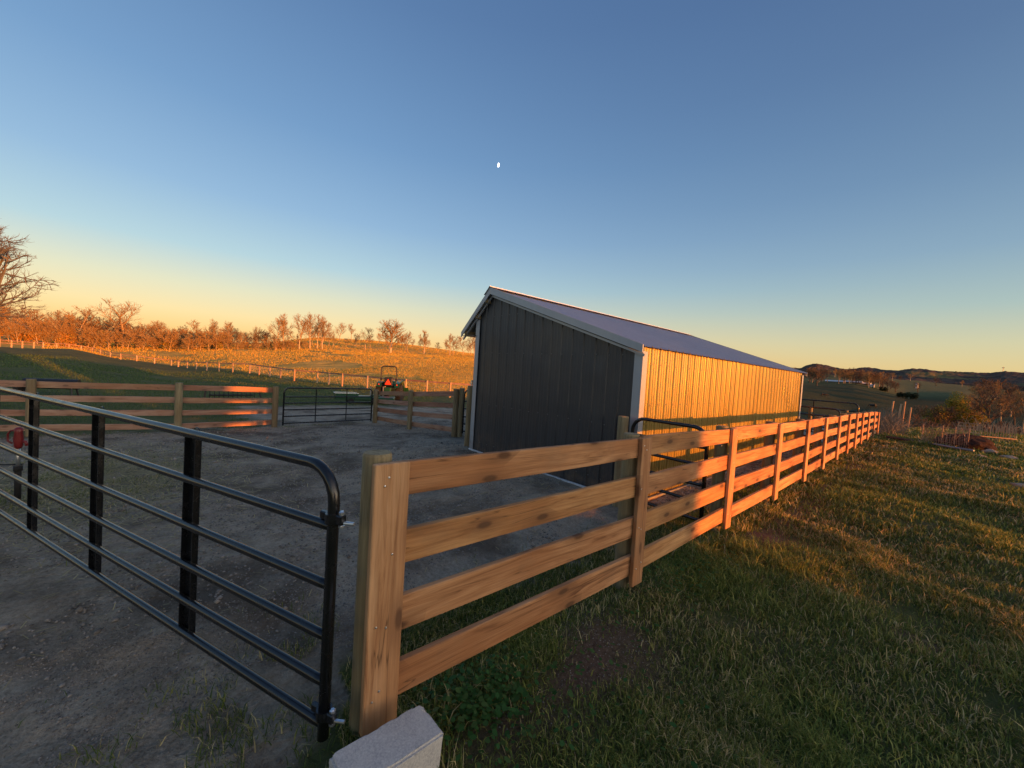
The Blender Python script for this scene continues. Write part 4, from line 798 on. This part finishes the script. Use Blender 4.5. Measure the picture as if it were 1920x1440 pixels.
# ------------------------------------------------------------------ garden plot
G0 = .2
def gzz(x, y): return gz_(x, y)
o = thing('garden_netting', 'tangled wire netting panel on stakes at the left of the garden', 'netting', (-.1, 17.3, gzz(-.1, 17.3)), 0); mb = MB(); rd = random.Random(9)
for i in range(26):
    x = -.45 + i * .035; mb.tube([(x, rd.uniform(-.05, .05) - i * .012, 0), (x + rd.uniform(-.03, .03), rd.uniform(-.05, .05) - i * .012, .6 + rd.uniform(-.1, .1))], .004, 3, False)
for i in range(14): z_ = .05 + i * .042; mb.tube([(-.45, 0, z_), (0, -.12 + rd.uniform(-.04, .04), z_ + rd.uniform(-.02, .02)), (.48, -.3, z_)], .004, 3, False)
for i in range(50):
    x = rd.uniform(-.5, .5); z_ = rd.uniform(0, .5); mb.tube([(x, -.15 + rd.uniform(-.1, .1), z_), (x + rd.uniform(-.12, .12), -.15 + rd.uniform(-.1, .1), z_ + rd.uniform(.05, .25))], .005, 3, False)
mb.build('net', M['dryst'] if 'dryst' in M else M['palepost'], o)
for i, x in enumerate((-.45, -.05, .2, .46)): mb = MB(); mb.tube([(x, -.02 * i - .05, -.1), (x + .01, -.02 * i - .05, .62)], .011, 5); mb.build('stake', M['palepost'], o)
o = thing('garden_trellis', 'small pale trellis grid in the middle of the garden fence', 'trellis', (.42, 20.8, gzz(.42, 20.8))); mb = MB()
for i in range(5): mb.beam((-.24 + i * .12, 0, 0), (-.24 + i * .12, 0, .62), .02, .02, (0, 1, 0))
for i in range(4): mb.beam((-.26, -.012, .3 + i * .105), (.26, -.012, .3 + i * .105), .02, .02)
mb.build('lattice', M['palepost'], o)
o = thing('picket_fence', 'thin upright garden pickets right of the trellis', 'fence', (.75, 21.5, gzz(.75, 21.5)))
for i in range(13): mb = MB(); x = i * .062; mb.box((x, .05 * i, .26 + .02 * (i % 3)), (.022, .018, .62 + .1 * rd.random())); mb.build('picket', M['palepost'], o)
mb = MB(); mb.beam((-.03, -.02, .18), (.8, .6, .16), .02, .03); mb.build('rail', M['palepost'], o)
o = MB(); rd = random.Random(3)
for i in range(90):
    a = rd.uniform(.3, 4.9); r_ = rd.uniform(29, 38); x, y = pol(a, r_); z_ = gz_(x, y) - .05; h = rd.uniform(.4, 1.0); o.tube([(x, y, z_), (x + rd.uniform(-.08, .08), y, z_ + h * .6), (x + rd.uniform(-.2, .2), y, z_ + h)], [.014, .010, .006], 3, False)
    if i % 3 == 0: o.tube([(x, y, z_ + h * .5), (x + rd.uniform(-.2, .2), y, z_ + h * .7)], [.010, .012], 3, False)
ob = o.build('dry_stalks', M['palepost']); tag(ob, 'bleached standing corn stalks behind the garden plot', 'stalks', None, 'stuff')
# garden bed mound
o = bpy.data.meshes.new('garden_bed'); b = bmesh.new(); bmesh.ops.create_icosphere(b, subdivisions=4, radius=1)
for v in b.verts:
    n_ = float(fbm(v.co.x * 3 + 5, v.co.y * 3 + v.co.z * 2, 33, 3)) - .5; v.co = Vector((v.co.x * .62, v.co.y * .85, v.co.z * .34)) * (1 + n_ * .3)
b.to_mesh(o); b.free(); M['bed'] = simple('dark_mulch', (.03, .016, .011), .95, 0, .1, .5, 9, .05); o.materials.append(M['bed']); ob = link('garden_bed', o, None, (.34, 17.9, gzz(.34, 17.9) + .05)); tag(ob, 'low oval mound of dark mulch in the garden', 'garden bed')
rd = random.Random(21); mb = MB()
for i in range(90):
    a = rd.uniform(0, 6.28); q_ = rd.random() ** .5; x, y = .6 * q_ * math.cos(a), .8 * q_ * math.sin(a); z_ = .29 * math.sqrt(max(0, 1 - q_ * q_)); mb.tube([(x, y, z_), (x + rd.uniform(-.08, .08), y + rd.uniform(-.08, .08), z_ + rd.uniform(.01, .07))], .005, 3, False)
dead = mb.build('dead_stems', M['twig_dark'], ob); dead['kind'] = 'stuff'
mb = MB(); z1 = gzz(-1., 17.4) + .05; mb.tube([(-1.35, 17.75, z1), (-.6, 17.2, z1 + .01)], .04, 8); ob = mb.build('landscape_log', M['bark_dark']); tag(ob, 'dark half-buried edging log left of the garden mound', 'log')
mb = MB(); mb.tube([(-.6, 17.16, z1 + .02), (.0, 16.6, z1 + .02), (.45, 16.2, z1 + .03)], .033, 10); ob = mb.build('edging_pipe', M['grey'], None, True); tag(ob, 'pale pipe lying along the front of the garden mound', 'pipe')
def rock(label, x, y, s, seed, dz=0):
    me = bpy.data.meshes.new('rock'); b = bmesh.new(); bmesh.ops.create_icosphere(b, subdivisions=3, radius=1); g = random.Random(seed)
    off = g.random() * 40
    for v in b.verts: v.co = Vector((v.co.x * s[0], v.co.y * s[1], v.co.z * s[2])) * (1 + (float(fbm(v.co.x * 1.7 + off, v.co.y * 1.7 + v.co.z, 50, 3)) - .5) * .7)
    b.to_mesh(me); b.free(); me.materials.append(M['stone']); ob = link('rock', me, None, (x, y, gzz(x, y) + dz)); tag(ob, label, 'rock')
rock('pale stone at the end of the garden pipe', .78, 16.95, (.17, .13, .09), 1, .03); rock('low pale stone in front of the garden pipe end', .54, 15.75, (.13, .10, .05), 2, .02); rock('rounded pale stone farthest right of the garden', 1.06, 16.4, (.16, .12, .06), 3, .02); rock('small flat stone at the right edge of the lawn', .98, 12.2, (.16, .12, .05), 4, .02)
# brush and leaning stakes at the end of the long fence
mb = MB(); rd = random.Random(17)
for i in range(760):
    a = rd.uniform(-5.6, -3.3); r_ = rd.uniform(18.6, 26); x, y = pol(a, r_)
    z_ = gz_(x, y) - .03; h = rd.uniform(.25, 1.0) * (1.0 if a < -4 else .7); p0 = (x, y, z_); p1 = (x + rd.uniform(-.25, .25), y + rd.uniform(-.2, .2), z_ + h * .6); p2 = (p1[0] + rd.uniform(-.3, .3), p1[1] + rd.uniform(-.2, .2), z_ + h); mb.tube([p0, p1, p2], [.008, .006, .004], 3, False)
M['brush'] = simple('dry_brush', (.20, .17, .12), .9); ob = mb.build('dry_brush', M['brush']); tag(ob, 'tangled dry brush at the far end of the board fence', 'brush', None, 'stuff')
for i, (x, y, h, tlt) in enumerate([(-1.84, 24.5, 1.25, .10), (-1.57, 23.9, 1.1, .16), (-1.4, 23.9, 1.2, .05), (-1.3, 25.7, 1.0, .08)]):
    mb = MB(); mb.tube([(0, 0, -.1), (tlt * h * .6, 0, h)], [.035, .03], 7); ob = mb.build('garden_stake', M['palepost'], None, False); ob.location = (x, y, gz_(x, y)); tag(ob, ['leftmost tall pale stake above the brush at the fence end', 'leaning pale stake, second from left above the brush', 'straight bright stake, third from left above the brush', 'shortest pale stake, rightmost above the brush'][i], 'stake')
for i, (x, y, h, lb) in enumerate([(-2.05, 15.0, .97, 'pale-topped round post beside the far black gate'), (-2.62, 13.55, 1.05, 'short lit post at the far corner of the shed')]): solo_post(lb, x, y, h, .05)

# ------------------------------------------------------------------ moon
mdir = Vector((math.sin(R(-52.53)), math.cos(R(-52.53)), .5137)).normalized(); D = 9000.; rm = D * 3.4 / 790 * .88; mb = MB()
rt_ = Vector((mr[0][0], mr[1][0], mr[2][0])); rt_ = (rt_ - mdir * rt_.dot(mdir)).normalized(); upm = rt_.cross(mdir).normalized(); ctr = Vector((0, 0, 1.65)) + mdir * D; vs = []; nphi = 28; fs = []
for i in range(nphi):        # gibbous lens: full limb on the right, flattened terminator on the left
    a = -math.pi / 2 + math.pi * i / (nphi - 1); y_ = math.sin(a); xr_ = math.cos(a); xl_ = -math.cos(a) * .42; ca, sa = math.cos(.25), math.sin(.25)
    for j in range(9):
        t_ = j / 8; x_ = xl_ + (xr_ - xl_) * t_; dz_ = math.sqrt(max(0, 1 - x_ * x_ - y_ * y_)); px_, py_ = x_ * .86 * ca + y_ * sa, -x_ * .86 * sa + y_ * ca; vs.append(ctr + (rt_ * px_ + upm * py_ * 1.25) * rm - mdir * dz_ * rm)
for i in range(nphi - 1):
    for j in range(8): fs.append((i * 9 + j, i * 9 + j + 1, (i + 1) * 9 + j + 1, (i + 1) * 9 + j))
mb.add(vs, fs); k = NM('moonlit_rock', 1); v = k.coords('Object'); k.p.inputs['Emission Color'].default_value = (1, 1, 1, 1); k.l.new(k.mix(k.noise(v, .04, 3), (.8, .85, .9), (1, 1, 1)), k.p.inputs['Emission Color']); k.p.inputs['Emission Strength'].default_value = 1.25; k.col((.1, .1, .1))
ob = mb.build('moon', k.m, None, True, ctr); tag(ob, 'small white gibbous moon high in the clear sky', 'moon')

# ------------------------------------------------------------------ unseen house added off to the right to shade the near lawn and yard
hs = thing('added_shadow_house', 'unseen two-storey white house added beyond the lawn to shade the near ground', 'house', (31, 4.0, 0))
hy1 = 7.02; hy0_ = -11.0; mb = MB(); mb.box((0, (hy0_ + hy1) / 2, 2.5), (10, hy1 - hy0_, 5.6)); mb.build('wall', M['white2'], hs)
mb = MB(); mb.add([(-5.35, hy0_ - .1, 5.3), (-5.35, hy1 + .02, 5.3), (0, hy1 + .02, 7.6), (0, hy0_ - .1, 7.6), (5.35, hy1 + .02, 5.3), (5.35, hy0_ - .1, 5.3)], [(0, 1, 2, 3), (3, 2, 4, 5), (1, 4, 2), (0, 3, 5)]); mb.build('roof', M['charcoal'], hs)
for i in range(4):
    mb = MB(); yy = -8.6 + i * 4.4; mb.box((-5.02, yy, 1.7), (.08, 1.1, 1.3)); w_ = mb.build('window', M['white'], hs); mb = MB(); mb.box((-5.07, yy, 1.7), (.02, .95, 1.15)); mb.build('pane', M['black'], w_)
mb = MB(); mb.box((-5.02, -1.9 + 4.4 * 0 + .0, 1.05), (.07, .95, 2.1)); mb.build('door', M['charcoal'], hs)

# ------------------------------------------------------------------ grass
def blades(name, P, h, w, cols, lean, seed, bend=.45):
    n = len(P); g = np.random.default_rng(seed); az_ = g.uniform(0, 2 * np.pi, n); ln_ = lean * g.uniform(.2, 1.3, n); fa = az_ + g.normal(0, .6, n)
    d = np.stack([np.cos(az_), np.sin(az_), np.zeros(n)], 1); wv_ = np.stack([-np.sin(fa), np.cos(fa), np.zeros(n)], 1) * w[:, None] * .5; up_ = np.array([0, 0, 1.])
    p1 = P + d * (h * ln_ * .35)[:, None] + up_ * (h * .62)[:, None]; p2 = P + d * (h * ln_)[:, None] + up_ * (h * (1 - bend * np.minimum(ln_, 1.3) * .5))[:, None]
    V = np.stack([P - wv_, P + wv_, p1 + wv_ * .75, p1 - wv_ * .75, p2], 1).reshape(-1, 3); b0 = np.arange(n) * 5
    F4 = np.stack([b0, b0 + 1, b0 + 2, b0 + 3], 1); F3 = np.stack([b0 + 3, b0 + 2, b0 + 4], 1)
    return npmesh(name, V, F4, F3, M['blade'], np.repeat(cols, 5, 0))
def scatter(n, r0, r1, a0, a1, g):
    r_ = np.sqrt(g.uniform(r0 * r0, r1 * r1, n)); a = np.radians(g.uniform(a0, a1, n)); return r_ * np.sin(a), r_ * np.cos(a), r_
GREEN = np.array([(.085, .13, .028), (.13, .18, .035), (.20, .24, .05), (.11, .155, .035), (.33, .33, .085)]); STRAW = np.array([(.48, .40, .19), (.38, .31, .15), (.6, .5, .25)])
g = np.random.default_rng(5); allP = []; H_ = []; W_ = []; Cc_ = []
for (n, r0, r1, a0, a1, h0, w0) in ((130000, .7, 2.6, -70, 14, .038, .0040), (170000, 2.6, 6, -60, 12, .047, .0058), (100000, 6, 12, -30, 10, .052, .011), (75000, 12, 20, -14, 9, .055, .019), (26000, 20, 30, -10, 8, .08, .03), (45000, 0, 12, 14, 110, .05, .012), (16000, 0, 3, -180, 180, .045, .008)):
    x, y, r_ = scatter(n, r0, r1, a0, a1, g); gm = m_gravel(x, y); sm = m_soil(x, y); cl = fbm(x * 2.2, y * 2.2, 80, 3); lush = fbm(x * .8, y * .8, 81, 3)
    keep = (g.random(n) > gm * 1.0) & (g.random(n) > np.clip(sm * 1.15, 0, .96)) & (g.random(n) < np.clip(.45 + (cl - .35) * 2.2, .12, 1)) & (x > -3.6); keep &= ~((x < -1.9) & (g.random(n) < .2)); x, y, r_, lush, cl = x[keep], y[keep], r_[keep], lush[keep], cl[keep]; m_ = len(x)
    z_ = zg(x, y, True) - .004; h = h0 * g.uniform(.5, 1.5, m_) * (1 + 1.3 * np.clip(cl - .5, 0, 1) * 2) * np.where(g.random(m_) < .02, 1.9, 1); st = g.random(m_) < np.clip(.10 + (.55 - lush) * .9, .04, .5)
    c = np.where(st[:, None], STRAW[g.integers(0, 3, m_)], GREEN[g.integers(0, 5, m_)] * (1 + (lush[:, None] - .5) * .8)); allP.append(np.stack([x, y, z_], 1)); H_.append(h); W_.append(w0 * g.uniform(.6, 1.4, m_)); Cc_.append(c)
n = 9000; y = g.uniform(.95, 18.5, n); x = -1.60 + g.normal(0, .09, n); t_ = g.random(900); xa = np.concatenate([-1.50 + g.normal(0, .03, 450), -1.28 + g.normal(0, .03, 450)]); ya = g.uniform(.42, .98, 900); x = np.concatenate([x, xa]); y = np.concatenate([y, ya]); kk = (fbm(x * 3, y * 3, 91, 3) > .46) & ~((y > 1.9) & (y < 3.5) & (g.random(len(x)) < .85)); kk[9000:] = True; x, y = x[kk], y[kk]; m_ = len(x)
allP.append(np.stack([x, y, zg(x, y, True) - .004], 1)); H_.append(g.uniform(.04, .13, m_)); W_.append(g.uniform(.003, .007, m_) * np.clip(y / 3, 1, 3)); c = GREEN[g.integers(0, 5, m_)] * .8; stt = g.random(m_) < .3; c[stt] = STRAW[g.integers(0, 3, stt.sum())]; Cc_.append(c)
ob = link('lawn_grass', blades('lawn_grass', np.concatenate(allP), np.concatenate(H_), np.concatenate(W_), np.concatenate(Cc_), .9, 3)); tag(ob, 'uneven green and straw-coloured lawn grass beside the fence', 'grass', None, 'stuff')
# straw and hay litter in the yard
n = 5200; x = np.concatenate([g.normal(-7.8, 1.6, 7600), g.normal(-9.5, 2.2, 700), g.uniform(-5, -1.9, 1500), g.uniform(-12, -4, 400)]); y = np.concatenate([g.normal(-.7, .8, 7600), g.normal(1.2, 1.2, 700), g.uniform(-.6, 5, 1500), g.uniform(-2, 9, 400)]); keepb = ~((x > -6.7) & (y > 4.6)); keepb[8300:9800] &= g.random(1500) < .35; x = x[keepb]; y = y[keepb]; n = len(x)
P = np.stack([x, y, zg(x, y, True) + .004], 1); a = g.uniform(0, 6.28, n); nr_ = np.clip(np.hypot(x, y) / 7, .28, 1); ln_ = g.uniform(.05, .2, n) * nr_; d = np.stack([np.cos(a) * ln_, np.sin(a) * ln_, g.uniform(-.01, .02, n)], 1); pw = np.stack([-np.sin(a), np.cos(a), np.zeros(n)], 1) * .0045 * nr_[:, None]
V = np.stack([P - pw, P + pw, P + d + pw, P + d - pw], 1).reshape(-1, 3); c = STRAW[g.integers(0, 3, n)] * g.uniform(.6, 1.1, (n, 1)); ob = link('straw', npmesh('straw', V, np.arange(n * 4).reshape(-1, 4), None, M['blade'], np.repeat(c, 4, 0))); tag(ob, 'loose straw strewn over the yard dirt', 'straw', None, 'stuff')
# grass tufts in the yard
xs = []; ys = []
for (cx, cy, sx_, sy_, m_) in ((-7.6, -.9, .9, .7, 7000), (-9.5, -1.6, 1.4, .8, 5000), (-2.05, .18, .25, .22, 1100), (-1.95, -.35, .3, .3, 800), (-2.4, .55, .25, .2, 700), (-2.2, 1.6, .25, .8, 5000), (-2.1, 3.3, .25, .8, 3500), (-13.3, 1.6, .4, 2.2, 3000)):
    xs.append(g.normal(cx, sx_, m_)); ys.append(g.normal(cy, sy_, m_))
x = np.concatenate(xs); y = np.concatenate(ys); kk = fbm(x * 4, y * 4, 90, 3) > .5; x, y = x[kk], y[kk]; m_ = len(x); c = GREEN[g.integers(0, 5, m_)] * .85; stt = g.random(m_) < .2; c[stt] = STRAW[g.integers(0, 3, stt.sum())]
ob = link('yard_grass', blades('yard_grass', np.stack([x, y, zg(x, y, True) - .003], 1), g.uniform(.02, .07, m_), g.uniform(.003, .006, m_), c, 1.1, 8)); tag(ob, 'sparse grass tufts growing in the yard dirt', 'grass', None, 'stuff')
# gravel
xs = []; ys = []; ss = []
for (n, r0, r1, a0, a1, s0) in ((26000, .8, 3.2, -110, -35, .0045), (26000, 3.2, 8, -108, -40, .008), (9000, 8, 15, -105, -55, .014)):
    x, y, r_ = scatter(n, r0, r1, a0, a1, g); kk = (m_gravel(x, y) > g.random(n) * .9 + .05) & (fbm(x * 1.5, y * 1.5, 95, 3) > .42) | (g.random(n) < .02); kk &= x < -1.3; xs.append(x[kk]); ys.append(y[kk]); ss.append(s0 * g.uniform(.4, 1.6, kk.sum()) * np.where(g.random(kk.sum()) < .03, 2.2, 1))
x, y = pol(0, 1)[0] + np.concatenate([g.normal(-1.4, .25, 1800)]), g.normal(2.2, .6, 1800); xs.append(x); ys.append(y); ss.append(g.uniform(.0015, .005, 1800))
x = np.concatenate([g.uniform(-2.72, -1.9, 5000)]); y = g.uniform(4.9, 13, 5000); xs.append(x); ys.append(y); ss.append(g.uniform(.006, .02, 5000))
x = np.concatenate(xs); y = np.concatenate(ys); s_ = np.concatenate(ss); n = len(x); z_ = zg(x, y, True); octv = np.array([(1, 0, 0), (-1, 0, 0), (0, 1, 0), (0, -1, 0), (0, 0, .75), (0, 0, -.75)], float)
rn = g.uniform(.6, 1.4, (n, 6, 1)); ra = g.uniform(0, 6.28, n); rot = np.zeros((n, 3, 3)); rot[:, 0, 0] = np.cos(ra); rot[:, 0, 1] = -np.sin(ra); rot[:, 1, 0] = np.sin(ra); rot[:, 1, 1] = np.cos(ra); rot[:, 2, 2] = 1
V = np.einsum('nij,nkj->nki', rot, octv[None] * rn) * s_[:, None, None] + np.stack([x, y, z_ + s_ * .2], 1)[:, None, :]; tri_ = np.array([(0, 2, 4), (2, 1, 4), (1, 3, 4), (3, 0, 4), (2, 0, 5), (1, 2, 5), (3, 1, 5), (0, 3, 5)])
F3 = (tri_[None] + (np.arange(n) * 6)[:, None, None]).reshape(-1, 3); c = g.uniform(.12, .34, (n, 1)) * np.array([[1, .92, .82]]); ob = link('gravel', npmesh('gravel', V.reshape(-1, 3), None, F3, M['pebble'], np.repeat(c, 6, 0))); tag(ob, 'fine grey gravel scattered over the yard', 'gravel', None, 'stuff')
# broad-leaved weeds at the foot of the fence
n = 1500; x = np.concatenate([g.normal(-1.5, .10, 700), g.normal(-1.45, .14, 500), g.normal(-1.2, .3, 300)]); y = np.concatenate([g.normal(1.28, .16, 700), g.normal(3.6, .5, 500), g.normal(1.3, .6, 300)]); z_ = zg(x, y, True) + g.uniform(.01, .09, n)
P = np.stack([x, y, z_], 1); a = g.uniform(0, 6.28, n); tl = g.uniform(-.5, .5, n); s_ = g.uniform(.008, .02, n); u = np.stack([np.cos(a) * np.cos(tl), np.sin(a) * np.cos(tl), np.sin(tl)], 1) * s_[:, None]; v_ = np.stack([-np.sin(a), np.cos(a), g.uniform(-.3, .3, n)], 1) * s_[:, None] * .7
V = np.stack([P - u, P - u * .3 - v_, P + u * .5 - v_ * .8, P + u, P + u * .5 + v_ * .8, P - u * .3 + v_], 1).reshape(-1, 3); b0 = np.arange(n) * 6; F4 = np.concatenate([np.stack([b0, b0 + 1, b0 + 2, b0 + 3], 1), np.stack([b0, b0 + 3, b0 + 4, b0 + 5], 1)])
c = np.array([(.03, .10, .02), (.045, .13, .03), (.06, .12, .03)])[g.integers(0, 3, n)]; ob = link('broadleaf_weeds', npmesh('broadleaf_weeds', V, F4, None, M['blade'], np.repeat(c, 6, 0))); tag(ob, 'patch of small round-leaved green weeds below the bottom rail', 'weeds', None, 'stuff')
# standing hay on the far hillside
n = 190000; a = np.radians(g.uniform(-99, -47, n)); r_ = np.exp(g.uniform(math.log(34), math.log(290), n)); ad = np.degrees(a); kk = (r_ > np.interp(ad, fpa, fpr) + 1.5) & (fbm(r_ * np.sin(a) * .12, r_ * np.cos(a) * .12, 98, 3) > .34); a, r_ = a[kk], r_[kk]; x, y = r_ * np.sin(a), r_ * np.cos(a); m_ = len(x)
c = np.array([(.68, .42, .07), (.56, .33, .05), (.44, .36, .05), (.74, .46, .08)])[g.integers(0, 4, m_)]
ob = link('hay_grass', blades('hay_grass', np.stack([x, y, zg(x, y, True) - .02], 1), g.uniform(.12, .34, m_) * np.clip(r_ / 90, .8, 1.6), .03 * np.clip(r_ / 50, .8, 4.5) * g.uniform(.6, 1.5, m_), c, .7, 14)); tag(ob, 'dry golden grass standing on the sunlit hillside', 'grass', None, 'stuff')
# taller tufts of pasture grass near the left field so it does not read as a flat sheet
n = 60000; a = np.radians(g.uniform(-104, -60, n)); r_ = np.exp(g.uniform(math.log(15), math.log(75), n)); x, y = r_ * np.sin(a), r_ * np.cos(a); kk = (m_gravel(x, y) < .3) & (x < -14.2) & (fbm(x * .25, y * .25, 99, 3) > .36); x, y, r_ = x[kk], y[kk], r_[kk]; m_ = len(x); c = np.array([(.07, .12, .035), (.09, .15, .045), (.13, .17, .05)])[g.integers(0, 3, m_)]
ob = link('pasture_grass', blades('pasture_grass', np.stack([x, y, zg(x, y, True) - .01], 1), g.uniform(.06, .14, m_) * np.clip(r_ / 30, .8, 1.6), .012 * np.clip(r_ / 20, .8, 3.5) * g.uniform(.6, 1.5, m_), c, .9, 12)); tag(ob, 'short green pasture grass beyond the paddock fence', 'grass', None, 'stuff')
